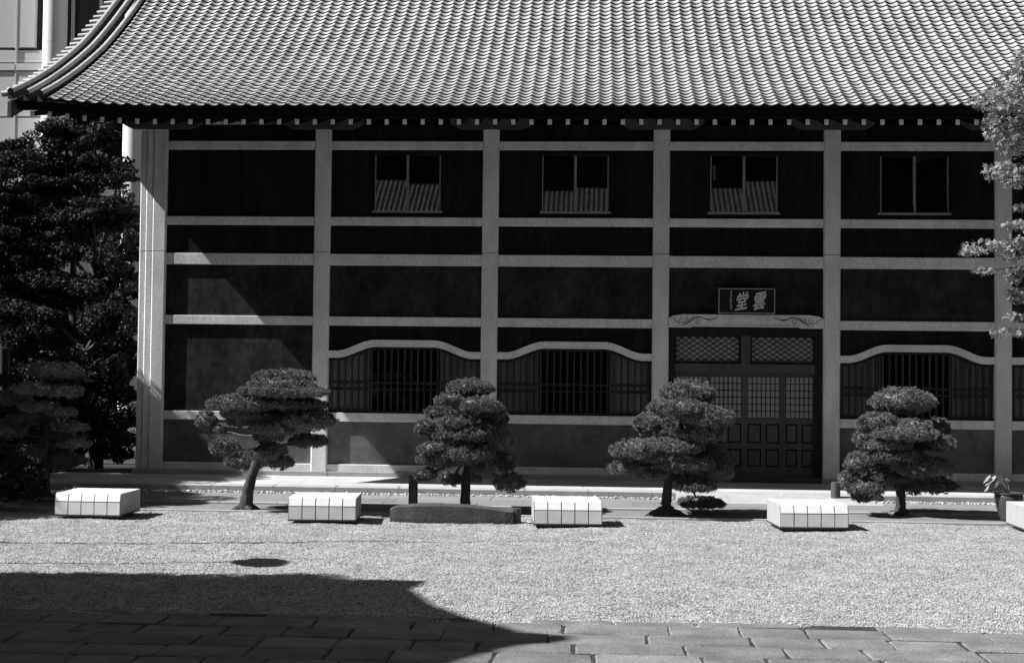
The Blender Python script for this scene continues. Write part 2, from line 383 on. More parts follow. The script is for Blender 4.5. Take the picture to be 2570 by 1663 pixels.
for k, (x0, x1) in enumerate(bays):
    for i, (z0, z1) in enumerate(beamz):
        if k == DOOR and i >= 3: continue
        for xa_, xb_ in ((x0+.001, x0+.22), (x0+.224, x1-.224), (x1-.22, x1-.001)): hbeam(xa_, xb_, z0, z1)   # stone beams in three lengths
    quad_panel(x0, x1, 7.26, 7.62, M['panel'])
    quad_panel(x0, x1, 4.85, 5.46, M['panel'])
    quad_panel(x0, x1, 3.52 if k != DOOR else 3.60, 4.61, M['panel_mid'])
    if k != DOOR:
        quad_panel(x0, x1, 0.39, 1.295, M['koshi'])
        MB().yprism([(YB+.01, .24), (.28, .24), (.28, .39), (YB+.022, .39), (YB+.01, .38)], x0+.001, x1-.001).build('plinth', M['concrete'], hall)
        MB().cbox(x0+.021, x1-.021, -0.018, 0.28, 0.136, 0.238, 0.008).build('plinth_base', M['kerb'], hall)
    # upper wall, with a window in four bays
    if k == 0:
        quad_panel(x0, x1, 5.64, 7.08, M['panel'])
        quad_panel(x0, x1, 1.48, 3.33, M['panel_mid'])
    else:
        xc = {1: -4.02, 2: -0.45, 3: 3.09, 4: 6.62, 5: 10.2}[k]; xa, xb, za, zb = xc-.76, xc+.76, 5.735, 6.985
        w = MB(); w.box(x0, xa, YP, YP+.06, 5.64, 7.08); w.box(xb, x1, YP, YP+.06, 5.64, 7.08)
        w.box(xa, xb, YP, YP+.06, 5.64, za); w.box(xa, xb, YP, YP+.06, zb, 7.08); w.build('wall_panel', M['panel'], hall)
        win = MB().box(xa, xb, YP+.07, YP+.10, za, zb).build('window', M['black'], hall)
        for s in (-1, 1):
            yy_ = YP+.025 if s < 0 else YP+.045
            pn = MB().box(min(xc, xc+s*.69)+.012, max(xc, xc+s*.69)-.012, yy_, yy_+.004, za+.055, zb-.03).build('pane', M['glass'], win)
            ti = {(1,-1):(.004,.006),(1,1):(.002,-.004),(2,-1):(-.002,.003),(2,1):(.0,-.006),(3,-1):(0,0),(3,1):(.004,-.007),(4,-1):(-.034,.012),(4,1):(-.045,-.01),(5,-1):(0,0),(5,1):(0,0)}[(k, s)]
            pc = Vector((xc+s*.345, yy_, (za+zb)/2)); pn.data.transform(Matrix.Translation(-pc)); pn.location = pc; pn.rotation_euler = (ti[0], 0, ti[1])
            MB().box(xc+s*.69-.011, xc+s*.69+.011, yy_-.008, yy_+.012, za+.0505, zb-.02).build('frame', M['alu'], win)
        MB().box(xc-.028, xc+.028, YP+.014, YP+.056, za+.0505, zb-.02).build('frame', M['alu'], win)
        MB().box(xa+.01, xb-.01, YP-.012, YP+.06, za, za+.05).build('sill', M['alu'], win)
        MB().box(xa+.01, xb-.01, YP+.01, YP+.06, zb-.0195, zb).build('frame', M['wood'], win)
    # ogee beam over a slatted window
    if k in (1, 2, 4, 5):
        wd = x1-x0; prof = []
        def ogee(t):
            a = 0.055; b = 0.31
            t = min(t, 1-t)
            if t < a: return 0.0
            if t > b: return 1.0
            u = (t-a)/(b-a); return u*u*(3-2*u)
        ts = [i/56 for i in range(57)]; zb0 = 2.645; rise = 0.237
        lo = [(x0+wd*t, zb0+rise*ogee(t)) for t in ts]
        nrm = []
        hi = []
        for i, t in enumerate(ts):
            a_, b_ = lo[max(i-1, 0)], lo[min(i+1, 56)]; sl = (b_[1]-a_[1])/(b_[0]-a_[0]); hi.append((lo[i][0], lo[i][1]+0.148*math.sqrt(1+sl*sl*.6)))
        mb = MB()
        for i in range(56):
            mb.xprism([lo[i], lo[i+1], hi[i+1], hi[i]], YB-.01, .2)
        mb.build('ogee_beam', M['concrete'], hall)
        mb = MB()
        for i in range(56): mb.xprism([hi[i], hi[i+1], (hi[i+1][0], 3.33), (hi[i][0], 3.33)], YP, YP+.06)
        mb.build('wall_panel', M['panel'], hall)
        sw = MB().box(x0, x1, .23, .26, 1.48, 2.9).build('slatted_window', M['black'], hall)
        # glass in the middle, boards to the sides
        xa, xb = x0+wd*.27, x0+wd*.73
        MB().box(xa, xb, .19, .20, 1.52, 2.84).build('pane', M['glass'], sw)
        nb = 6
        for sx0, sx1 in ((x0+.02, xa-.03), (xb+.03, x1-.02)):
            for q in range(nb):
                a_, b_ = sx0+(sx1-sx0)*q/nb, sx0+(sx1-sx0)*(q+1)/nb-.006
                zt = zb0+rise*min(ogee((a_-x0)/wd), ogee((b_-x0)/wd))
                MB().box(a_, b_, .185, .205, 1.52, zt-.03).build('board', M['board'], sw)
        for xs in (xa-.028, xb+.003):
            MB().box(xs, xs+.024, .13, .18, 1.531, zb0+rise*ogee((xs-x0)/wd)-.05).build('frame', M['wood_mid'], sw)
        mb = MB()                                          # head rail under the ogee
        for i in range(56): mb.xprism([(lo[i][0], lo[i][1]-.055), (lo[i+1][0], lo[i+1][1]-.055), (lo[i+1][0], lo[i+1][1]-.002), (lo[i][0], lo[i][1]-.002)], .105, .17)
        mb.build('head_rail', M['wood'], sw)
        MB().box(x0+.002, x1-.002, .10, .17, 1.482, 1.53).build('bottom_rail', M['wood'], sw)
        ns = 23; pit = wd/ns
        for q in range(ns):
            xm = x0+pit*(q+.5); zt = zb0+rise*ogee((xm-x0)/wd)-.05
            MB().box(xm-.021, xm+.021, .112, .15, 1.531, zt).build('slat', M['slat'], sw)
        for z in (1.96, 2.10): MB().box(x0+.003, x1-.003, .152, .166, z, z+.04).build('cross_rail', M['slat'], sw)

# ------ door bay
x0, x1 = bays[DOOR]
# carved lintel: tapered shoulders, raised lower fillet
lin = MB().xprism([(x0+.002,3.352),(x0+.45,3.352),(x0+.50,3.372),(x1-.50,3.372),(x1-.45,3.352),(x1-.002,3.352),(x1-.002,3.555),(x1-.10,3.60),(x1-.30,3.625),(x0+.30,3.625),(x0+.10,3.60),(x0+.002,3.555)], -.02, .2).build('lintel', M['concrete'], hall)
MB().xprism([(x0+.50,3.374),(x1-.50,3.374),(x1-.53,3.405),(x0+.53,3.405)], -.034, -.0202).build('lintel_fillet', M['concrete'], lin)
def ribbon(mb, pts, w, y):
    n_ = len(pts); L_ = []; R_ = []
    for i in range(n_):
        a_, b_ = Vector(pts[max(i-1,0)]), Vector(pts[min(i+1,n_-1)]); t = (b_-a_).normalized(); nn = Vector((-t.y, t.x))
        f = w*(0.35+0.65*math.sin(math.pi*min(1, (i+.6)/n_))); L_.append(Vector(pts[i])+nn*f/2); R_.append(Vector(pts[i])-nn*f/2)
    V = [(p.x,y,p.y) for p in R_]+[(p.x,y,p.y) for p in L_]+[(p.x,y+.006,p.y) for p in R_]+[(p.x,y+.006,p.y) for p in L_]
    F = []
    for i in range(n_-1):
        F += [(i,i+1,n_+i+1,n_+i),(i+1,i,2*n_+i,2*n_+i+1),(n_+i,n_+i+1,3*n_+i+1,3*n_+i)]
    F += [(0,n_,3*n_,2*n_),(n_-1,3*n_-1,4*n_-1,2*n_-1)]
    mb.add(V, F)
def spiral(cx, cz, r0, r1, a0, turns, n_=26):
    return [(cx+(r0+(r1-r0)*i/n_)*math.cos(a0+turns*2*math.pi*i/n_), cz+(r0+(r1-r0)*i/n_)*math.sin(a0+turns*2*math.pi*i/n_)) for i in range(n_+1)]
def scroll(s, xo):
    mb = MB(); T = lambda pts: [(xo+s*px_, pz_) for px_, pz_ in pts]
    ribbon(mb, T(spiral(.25, 3.50, .012, .075, 0.5, 1.25)), .013, -.0245)
    ribbon(mb, T([(.29,3.43),(.35,3.455),(.375,3.50),(.37,3.57)]), .02, -.0245)
    ribbon(mb, T([(.31,3.41),(.37,3.43),(.41,3.48),(.42,3.56)]), .014, -.0245)
    ribbon(mb, T([(.36,3.42),(.43,3.47),(.50,3.54),(.58,3.57),(.68,3.565),(.76,3.53),(.86,3.52),(.95,3.54),(1.03,3.575)]), .024, -.0245)
    ribbon(mb, T([(.44,3.50),(.47,3.55),(.53,3.585)]), .010, -.0245)
    ribbon(mb, T([(.42,3.45),(.50,3.51),(.58,3.535)]+spiral(.59,3.475,.06,.012,1.4,-1.1,18)), .013, -.0245)
    ribbon(mb, T([(.02,3.575),(.05,3.54),(.10,3.53),(.16,3.47),(.22,3.42),(.32,3.385)]), .014, -.0245)
    ribbon(mb, T([(.76,3.53),(.83,3.505),(.85,3.49)]), .014, -.0245)
    mb.build('carved_scroll', M['groove_shade'], lin)
scroll(1, x0); scroll(-1, x1)
# posts and rails of the doorway
dw = MB().box(x0+.001, x1-.001, .26, .30, .17, 3.37).build('doorway', M['black'], hall)
def dbox(name, a, b, c, d, m='wood', y=.10, y1=.2, parent=dw): return MB().box(a, b, y, y1, c, d).build(name, M[m], parent)
dbox('jamb', x0+.002, 1.68, .19, 3.345); dbox('jamb', 4.58, x1-.002, .19, 3.345)
dbox('head_rail', 1.681, 4.579, 3.19, 3.345); dbox('transom_rail', 1.681, 4.579, 2.42, 2.60, 'wood_mid', .09)
dbox('mullion', 3.05, 3.24, 2.601, 3.189, 'wood_mid', .09)
dbox('threshold', x0+.003, x1-.003, .137, .25, 'wood_mid', .02, .26)
for ta, tb in ((1.70, 3.01), (3.275, 4.555)):
    tr = MB().box(ta, tb, .185, .19, 2.64, 3.16).build('transom_pane', M['paper'], dw)
    for a, b, c, d in ((ta-.02, ta, 2.602, 3.188), (tb, tb+.02, 2.602, 3.188), (ta+.001, tb-.001, 2.602, 2.64), (ta+.001, tb-.001, 3.16, 3.188)):
        dbox('frame', a, b, c, d, 'wood', .12, .20, tr)
    pitch = .165; hgt = .52; run = hgt/0.66                # crossing diagonal bars, clipped to the opening
    for s in (1, -1):
        q = ta-run
        while q < tb+run:
            pts = [(q, 2.64), (q+s*run, 3.16)]
            (ax, az), (bx, bz) = pts
            def clip(ax, az, bx, bz):
                t0, t1 = 0., 1.
                for p, l0 in ((-(bx-ax), ax-ta), (bx-ax, tb-ax)):
                    if abs(p) < 1e-9: continue
                    r = l0/p
                    if p < 0: t0 = max(t0, r)
                    else: t1 = min(t1, r)
                return (t0, t1) if t1-t0 > .03 else None
            c = clip(ax, az, bx, bz)
            if c:
                A_ = Vector((ax+(bx-ax)*c[0], az+(bz-az)*c[0])); B_ = Vector((ax+(bx-ax)*c[1], az+(bz-az)*c[1]))
                t = (B_-A_).normalized(); nn = Vector((-t.y, t.x))*.007
                yb = .160 if s > 0 else .171
                poly = [A_-nn, B_-nn, B_+nn, A_+nn]
                MB().xprism([(p.x, p.y) for p in poly], yb, yb+.010).build('lattice_bar', M['wood'], tr)
            q += pitch
# four sliding doors with paper grids above, wood panels below
pane_me = {}
for d, (pa, pb, nc) in enumerate([(1.70, 2.36, 7), (2.42, 3.07, 7), (3.20, 3.86, 7), (4.0, 4.56, 6)]):
    yf = .15 if d in (1, 2) else .185
    fl = {0: 1.682, 1: 2.361, 2: 3.072, 3: 3.90}[d]; fr = {0: 2.359, 1: 3.07, 2: 3.899, 3: 4.578}[d]
    door = MB().box(fl, fr, yf+.03, yf+.045, .252, 2.418).build('sliding_door', M['wood'], hall)
    def fb(name, a, b, c, e, dy=0.0, m='wood_mid'): return MB().box(a, b, yf-dy, yf+.029, c, e).build(name, M[m], door)
    fb('stile', fl, pa, .252, 2.418); fb('stile', pb, fr, .252, 2.418)
    fb('rail', pa+.001, pb-.001, 2.335, 2.418); fb('rail', pa+.001, pb-.001, 1.36, 1.475)
    fb('rail', pa+.001, pb-.001, .83, .95); fb('rail', pa+.001, pb-.001, .252, .46)
    xm = (pa+pb)/2
    for zc, zd in ((.46, .83), (.95, 1.36)):
        fb('muntin', xm-.045, xm+.045, zc+.001, zd-.001)
        for a, b in ((pa, xm-.045), (xm+.045, pb)):
            MB().cbox(a+.03, b-.03, yf+.012, yf+.0295, zc+.03, zd-.03, .008).build('door_panel', M['wood_mid'], door)
    cw, ch = (pb-pa)/nc, .86/6
    if (nc) not in pane_me: pane_me[nc] = MB().box(0, cw-.016, 0, .004, 0, ch-.016).build('pane', M['paper']).data; bpy.data.objects.remove(bpy.data.objects['pane.%03d' % 0]) if False else None
    for c in range(nc):
        for r in range(6):
            obj('pane', pane_me[nc], door, (pa+cw*c+.008, yf+.022, 1.475+ch*r+.008))
    mb = MB()
    for c in range(1, nc): mb.box(pa+cw*c-.0075, pa+cw*c+.0075, yf+.008, yf+.02, 1.4755, 2.3345)
    mb.build('lattice', M['wood'], door); mb = MB()
    for r in range(1, 6): mb.box(pa+.0005, pb-.0005, yf+.012, yf+.024, 1.475+ch*r-.0075, 1.475+ch*r+.0075)
    mb.build('lattice', M['wood'], door)
for o in [o for o in bpy.data.objects if o.name.startswith('pane') and o.parent is None]: bpy.data.objects.remove(o)

# ------ brackets, wall plate, soffit, rafters
for x in [-9.5] + COLS:
    xc = x+CW/2; pts = [(xc-.88, 7.72), (xc-.88, 7.63)]
    pts += [(xc-.88+.33*i/8, 7.63-.125*math.sin(math.pi/2*i/8)) for i in range(1, 9)]
    pts += [(xc+.88-.33*i/8, 7.63-.125*math.sin(math.pi/2*i/8)) for i in range(8, -1, -1)] + [(xc+.88, 7.72)]
    MB().xprism(pts, -.06, .05).build('bracket', M['wood_mid'], hall)
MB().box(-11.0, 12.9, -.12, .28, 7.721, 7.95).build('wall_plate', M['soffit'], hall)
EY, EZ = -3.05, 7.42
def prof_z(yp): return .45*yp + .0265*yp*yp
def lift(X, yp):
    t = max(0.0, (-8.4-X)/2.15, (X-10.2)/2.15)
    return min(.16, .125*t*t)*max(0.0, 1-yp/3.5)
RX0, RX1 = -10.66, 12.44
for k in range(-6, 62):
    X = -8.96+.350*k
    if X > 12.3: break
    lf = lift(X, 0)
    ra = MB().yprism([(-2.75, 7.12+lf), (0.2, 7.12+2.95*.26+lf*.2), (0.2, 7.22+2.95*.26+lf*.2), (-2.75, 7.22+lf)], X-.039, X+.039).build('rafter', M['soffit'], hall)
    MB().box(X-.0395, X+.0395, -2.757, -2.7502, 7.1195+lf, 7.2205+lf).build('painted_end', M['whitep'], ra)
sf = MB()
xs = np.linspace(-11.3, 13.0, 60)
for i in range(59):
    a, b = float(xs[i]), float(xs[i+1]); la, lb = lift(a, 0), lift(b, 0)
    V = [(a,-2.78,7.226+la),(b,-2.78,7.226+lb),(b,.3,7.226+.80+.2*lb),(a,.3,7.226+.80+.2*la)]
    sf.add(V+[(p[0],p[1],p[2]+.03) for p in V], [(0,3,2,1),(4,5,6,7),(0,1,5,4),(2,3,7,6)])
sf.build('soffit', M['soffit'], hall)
fa = MB()
for i in range(59):
    a, b = float(xs[i]), float(xs[i+1]); la, lb = lift(a, 0), lift(b, 0)
    for y0_, y1_, z0_, z1_ in ((-2.93, -2.781, 7.228, 7.31), (-3.0, -2.85, 7.311, 7.385)):
        V = [(a,y0_,z0_+la),(b,y0_,z0_+lb),(b,y1_,z0_+lb),(a,y1_,z0_+la),(a,y0_,z1_+la),(b,y0_,z1_+lb),(b,y1_,z1_+lb),(a,y1_,z1_+la)]
        fa.add(V, [(0,3,2,1),(4,5,6,7),(0,1,5,4),(2,3,7,6)] + ([(3,0,4,7)] if i == 0 else []) + ([(1,2,6,5)] if i == 58 else []))
fa.build('eave_board', M['soffit'], hall)

# ------ roof: curved tile field
ROWL, COLW = .222, .2595
def tile_geo(w=COLW, length=ROWL+.02, seg=12, th=.026, rise=.029):
    u = np.linspace(0, 1.04, seg+1)
    def pz(t):
        t = t % 1.0
        if t < .32: return .010+.021*math.sin(math.pi*t/.32)
        s_ = (t-.32)/.68; return .010-.024*math.sin(math.pi*s_)
    z = np.array([pz(t) for t in u]); x = u*w
    f = np.stack([x, np.full_like(x, 0), z+rise], 1); b = np.stack([x, np.full_like(x, length), z], 1)
    lo = np.stack([x, np.full_like(x, .004), z+rise-th], 1); V = np.concatenate([f, b, lo]); n_ = seg+1; F = []
    for i in range(seg): F += [(i, i+1, n_+i+1, n_+i), (2*n_+i, 2*n_+i+1, i+1, i)]
    F = [tuple(q) for q in F]
    return V, np.array(F)
TV, TF = tile_geo()
rows = []; s_, yp = 0., 0.
while yp < 9.3:
    th_ = math.atan(.45+.053*yp); rows.append((yp, prof_z(yp), th_)); yp += ROWL*math.cos(th_)
NR = len(rows); NC = int((RX1-RX0)/COLW)
roof = MB().build('roof', M['soffit'], hall)
# roof deck under the tiles
dk = MB(); ys_ = [i*.3 for i in range(32)]
xs2 = np.linspace(-10.95, 12.7, 50); V = []; F = []
for x in xs2:
    for y_ in ys_: V.append((x, EY+.03+y_, EZ-.035+prof_z(y_)+lift(x, y_)))
for i in range(49):
    for j in range(31): a = i*32+j; F.append((a, a+32, a+33, a+1))
dk.add(V, F).build('roof_deck', M['soffit'], roof)
tile_me = mesh_np('roof_tile', TV, TF, M['tile']); tile_me.materials.append(M['lipshade']); tile_me.polygons.foreach_set('material_index', [i % 2 for i in range(len(TF))]); tile_me.polygons.foreach_set('use_smooth', [i % 2 == 0 for i in range(len(TF))]); 
def tmat(r, c):
    yp, z, th_ = rows[r]; X = RX0+COLW*c; j = random.Random(r*977+c)
    return Matrix.Translation((X+j.uniform(-.002,.002), EY+yp, EZ+z+lift(X+COLW/2, yp)+j.uniform(-.0025,.0025))) @ Matrix.Rotation(th_+j.uniform(-.006,.006), 4, 'X') @ Matrix.Rotation(j.uniform(-.008,.008), 4, 'Z')
cnt = 0; single = set()
for r in range(4):
    for c in range(NC):
        X = RX0+COLW*c
        if cnt < 296 and -10.7 < X < 8.6:
            o = obj('roof_tile', tile_me, roof); o.matrix_local = tmat(r, c); single.add((r, c)); cnt += 1
AV = []; AF = []; base = 0
for r in range(NR):
    for c in range(NC):
        if (r, c) in single: continue
        m_ = np.array(tmat(r, c)); AV.append(TV @ m_[:3,:3].T + m_[:3,3]); AF.append(TF+base); base += len(TV)
me = mesh_np('roof_tile_field', np.concatenate(AV), np.concatenate(AF), M['tile'])
sm = np.tile([True, False], len(me.polygons)//2); me.polygons.foreach_set('use_smooth', sm)
me.materials.append(M['lipshade']); me.polygons.foreach_set('material_index', np.tile([0, 1], len(me.polygons)//2).astype(np.int32))
o = obj('roof_tile_field', me, roof); o['kind'] = 'stuff'
dm = MB()
dm.v = []; dm.f = []
for yv, rr in ((0, .05), (-.012, .05), (-.012, .036), (-.006, .034)):
    for k in range(14): a = 2*math.pi*k/14; dm.v.append((rr*math.cos(a), yv, rr*math.sin(a)))
for q in range(3):
    for k in range(14): dm.f.append((q*14+k, q*14+(k+1) % 14, (q+1)*14+(k+1) % 14, (q+1)*14+k))
dm.f.append(tuple(range(42, 56)))
disc_me = mesh_np('eave_disc', dm.v, dm.f, M['tileshade'])
for c in range(NC):
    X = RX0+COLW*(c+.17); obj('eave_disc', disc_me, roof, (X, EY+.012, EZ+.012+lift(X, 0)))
# aprons between the discs
ap = MB(); pts = []
for c in range(NC):
    X = RX0+COLW*c; lf = lift(X, 0)
    pl = [(X+COLW*t, EZ+.004+lf+(.012-.036*math.sin(math.pi*(t-.34)/.66))) for t in np.linspace(.34, 1, 6)]
    ap.xprism([(pl[0][0], pl[0][1]-.04)] + [(pl[-1][0], pl[-1][1]-.04)] + pl[::-1], EY+.02, EY+.035)
ap.build('eave_apron', M['tileshade'], roof)
# verge: three round ridges with side tiles, on both ends
def verge(s, xe):
    offs = [0.14, -.135, -.41]
    for q, of in enumerate(offs):
        X = xe+s*of; pts = []; rad = []
        yp = -.02
        while yp < 9.2:
            t = yp/.245; fl = .05*max(0, 1-yp/4)*(1 if q == 0 else .3)
            pts.append((X+s*fl, EY+yp, EZ+prof_z(max(yp, 0))+lift(xe, yp)+[.13,.10,.085][q]-.03*(q == 0)*min(1, max(0,yp)/2)))
            rad.append(.056 if int(round(yp/.1225)) % 2 else .059); yp += .1225
        MB().tube(pts, rad, 12).build('verge_ridge', M['tile'], roof, True)
        p = pts[0]; MB().tube([(p[0], p[1]-.02, p[2]), (p[0], p[1]+.01, p[2])], .060, 14).build('verge_end_cap', M['tileshade'], roof)
        mb = MB()                                           # bedding under the ridge
        for i in range(len(pts)-1):
            a, b = pts[i], pts[i+1]
            mb.add([(a[0]-.05,a[1],a[2]-.16),(a[0]+.05,a[1],a[2]-.16),(a[0]+.05,a[1],a[2]),(a[0]-.05,a[1],a[2]),(b[0]-.05,b[1],b[2]-.16),(b[0]+.05,b[1],b[2]-.16),(b[0]+.05,b[1],b[2]),(b[0]-.05,b[1],b[2])],
                   [(0,1,2,3),(0,3,7,4),(1,5,6,2)])
        mb.build('ridge_bedding', M['lipshade'], roof)
    k = 0; yp = .12
    while yp < 9.0:
        X = xe+s*.19; z = EZ+prof_z(yp)+lift(xe, yp)+.075
        th_ = math.atan(.45+.053*yp)
        MB().tube([(X, EY+yp, z), (X+s*.22, EY+yp, z-.02)], [.062, .058], 10).build('verge_tile', M['tile'], roof, True)
        yp += .285*math.cos(th_)
    mb = MB()                                               # barge board
    pts = [(EY+.04+y_, EZ-.06+prof_z(y_)+lift(xe, y_)) for y_ in ys_]
    for i in range(31):
        (ya, za), (yb, zb) = pts[i], pts[i+1]
        mb.yprism([(ya, za-.32), (yb, zb-.32), (yb, zb), (ya, za)], min(xe+s*.20, xe+s*.27), max(xe+s*.20, xe+s*.27))
    mb.build('barge_board', M['wood_mid'], roof)
    X = xe+s*.30
    V = MB().lathe([(.001,-.07),(.05,-.055),(.075,-.02),(.075,.02),(.05,.06),(.001,.075)], (X-.03*s, EY+.16, EZ+.33), 14).build('corner_ornament', M['tile'], roof, True)
verge(-1, -11.20+.02); verge(1, RX1+.52)
# ridge cap and rear slope
MB().box(-11.2, 13.0, EY+9.05, EY+9.6, EZ+prof_z(9.1)-.15, EZ+prof_z(9.1)+.55).build('ridge_cap', M['tile'], roof)
MB().add([(-11.3,EY+9.3,EZ+prof_z(9.1)+.1),(13,EY+9.3,EZ+prof_z(9.1)+.1),(13,EY+18.5,7.4),(-11.3,EY+18.5,7.4)], [(0,1,2,3)]).build('rear_slope', M['tile'], roof)
MB().box(-9.7, 12, 8.8, 9.0, .1, 11).build('rear_wall', M['panel'], hall)

# ------------------------------------------------------------------ name plaque over the door
plq = thing('name_plaque', 'black name plaque with pale frame line and two large characters above the door', 'plaque', (3.14, -.06, 3.63))
MB().box(-.60, .60, -.05, -.012, .005, .56).build('board', M['black'], plq)
fr = MB(); w_ = .010
for a, b, c, d in ((-.58,.58,.02,.02+w_),(-.58,.58,.535-w_,.535),(-.58,-.58+w_,.0305,.5245),(.58-w_,.58,.0305,.5245)): fr.box(a, b, -.056, -.0505, c, d)
fr.build('border', M['gold'], plq)
for xx_ in (-.34, .34): MB().box(xx_-.03, xx_+.03, -.065, .05, -.012, .02).build('support', M['black'], plq)
def glyph(ch, x, z, size, shear, bold):
    cu = bpy.data.curves.new('glyph', 'FONT'); cu.body = ch; cu.size = size; cu.shear = shear; cu.offset = bold; cu.extrude = .005; cu.align_x = 'CENTER'; cu.align_y = 'CENTER'
    t = bpy.data.objects.new('glyph', cu); scene.collection.objects.link(t)
    bpy.context.view_layer.update()
    me = bpy.data.meshes.new_from_object(t.evaluated_get(bpy.context.evaluated_depsgraph_get()))
    bpy.data.objects.remove(t)
    me.materials.clear(); me.materials.append(M['gold'])
    R_ = Matrix.Rotation(math.pi/2, 4, 'X'); me.transform(R_)
    co = np.empty(len(me.vertices)*3); me.vertices.foreach_get('co', co); co = co.reshape(-1, 3)
    if len(co):
        c = (co.max(0)+co.min(0))/2; co -= c; co[:,0] *= .86; co[:,2] *= 1.12
        co[:,2] += co[:,0]*.18                              # brush slant
        co[:,2] *= 1.12
        me.vertices.foreach_set('co', co.ravel())
    o = obj('character', me, plq, (x, -.056, z))
    import bmesh
    bm = bmesh.new()                                        # thicken the strokes: shifted copies in one mesh
    for dx, dz, dy in ((-.006,-.003,0), (.006,.003,.0004), (0,-.006,.0008), (0,.006,.0012)):
        k0 = len(bm.verts); bm.from_mesh(me); bm.verts.ensure_lookup_table()
        for v in bm.verts[k0:]: v.co.x += dx; v.co.z += dz; v.co.y += dy
    bm.to_mesh(me); bm.free(); return o
glyph('雲', .265, .28, .31, .22, .0008); glyph('堂', -.10, .28, .31, .22, .0008)
mb = MB(); rs = random.Random(5)
for k in range(9):                                          # small brushed signature column, too small to read
    zc = .475-.046*k
    for q in range(4):
        a = rs.uniform(-.9, .9); l = rs.uniform(.010, .02); cx_, cz_ = -.325+rs.uniform(-.012,.012), zc+rs.uniform(-.014,.014)
        dx, dz = math.cos(a)*l, math.sin(a)*l; nx_, nz_ = -math.sin(a)*.0032, math.cos(a)*.0032
        mb.xprism([(cx_-dx-nx_, cz_-dz-nz_), (cx_+dx-nx_, cz_+dz-nz_), (cx_+dx+nx_, cz_+dz+nz_), (cx_-dx+nx_, cz_-dz+nz_)], -.056-.0005*q, -.051)
mb.build('signature', M['gold'], plq)

# ------------------------------------------------------------------ benches
def bench(loc, rz, label):
    b = thing('stone_bench', label, 'bench', loc, rz, 'tiled benches along the gravel edge')
    w, dpt, h, z0 = 1.03, 1.0, .40, .045; zt_ = h-.12
    MB().prism([(-w/2+.004,.0125),(w/2-.004,.0125),(w/2-.004,dpt-.004),(-w/2+.004,dpt-.004)], z0+.022, zt_).build('core', M['grout'], b)
    MB().box(-w/2+.004, w/2-.004, .05, dpt-.004, zt_+.0005, h-.0125).build('core', M['grout'], b)
    MB().box(-w/2-.006, w/2+.006, -.008, dpt, z0, z0+.02).build('base_plate', M['grout'], b)
    MB().box(-w/2+.12, w/2-.12, .16, dpt-.1, -.04, z0-.001).build('footing', M['kerb'], b)
    tw = w/5
    for k in range(5):
        a, c = -w/2+tw*k+.0075, -w/2+tw*(k+1)-.0075
        zt = h-.132; nose = [(0.0, zt+.004)]
        prof = [(0, zt+.007), (.034, h-.022)] + [(.062-.028*math.cos(t), h-.022+.022*math.sin(t)) for t in np.linspace(.3, math.pi/2, 5)]
        prof += [(dpt-.002, h), (dpt-.002, h-.012), (.07, h-.012), (.012, zt+.007)]
        MB().yprism(prof, a, c).build('top_tile', M['tilew'], b)
        MB().box(a, c, 0.0, .012, z0+.024, zt-.007).build('front_tile', M['tileg'], b)
    for s in (-1, 1): 
        pr = [(.004, z0+.024), (dpt-.01, z0+.024), (dpt-.01, h-.002), (.062, h-.002), (.04, h-.02), (.004, h-.13)]
        MB().yprism(pr, min(s*(w/2-.0035), s*(w/2+.004)), max(s*(w/2-.0035), s*(w/2+.004))).build('side_panel', M['side'], b)
    return b
def bench_at(pl, pr, label):
    a, c = PZ(*pl, .045), PZ(*pr, .045); m_ = (a+c)/2
    return bench((m_.x, m_.y, 0), math.atan2(c.y-a.y, c.x-a.x)*.5, label)
bench_at((138, 1293.5), (300, 1296), 'tiled bench in front of the dark pine, farthest left of the row')
bench_at((727, 1307), (889, 1307), 'tiled bench between the leaning pine and the long dark stone')
bench_at((1340, 1317.5), (1511, 1317.5), 'tiled bench just right of the long dark stone')
bench_at((1958, 1326), (2130, 1326), 'tiled bench in front of the short round post')
rl = PZ(2525.3, 1313.5, .045)
bench((rl.x+.515, rl.y-1.0, 0), 0, 'tiled bench beside the potted plant, cut off by the right edge')

# ------------------------------------------------------------------ dark stone, posts, potted plant
rk = MB(); a, c = PZ(981, 1309), PZ(1283, 1316)
st = [(-.97,.20),(-.9,.235),(-.6,.262),(-.2,.275),(.2,.27),(.55,.25),(.85,.215),(.97,.20)]
V = []; F = []; rs = random.Random(3)
for x, zt in st:
    for (y, z) in ((0.0, -.08), (-.01, .05), (.0, zt-.02), (.02, zt), (.19, zt+.012), (.36, zt-.005), (.40, zt-.04), (.40, -.08)):
        V.append((x+rs.uniform(-.008,.008), y+rs.uniform(-.01,.01)+.05*(x/.97)**2, z+rs.uniform(-.006,.006)))
for i in range(len(st)-1):
    for j in range(8): F.append((i*8+j, (i+1)*8+j, (i+1)*8+(j+1) % 8, i*8+(j+1) % 8))
F.append(tuple(reversed(range(8))));  F.append(tuple(range((len(st)-1)*8, len(st)*8)))
F = [tuple(reversed(f)) for f in F]
rkt = thing('edging_stone', 'long dark hewn stone lying on the gravel before the second pine', 'stone', ((a.x+c.x)/2, (a.y+c.y)/2, 0), math.atan2(c.y-a.y, c.x-a.x))
rk.add(V, F).build('stone_body', M['rock'], rkt)
rk2 = MB()
pts = []
for k in range(9):
    q = 2*math.pi*k/9; pts.append((1.0+.075*math.cos(q)*rs.uniform(.85,1.1), .2+.09*math.sin(q)*rs.uniform(.85,1.1)))
rk2.prism(pts, -.05, .235); rk2.build('end_stone', M['rock'], rkt)

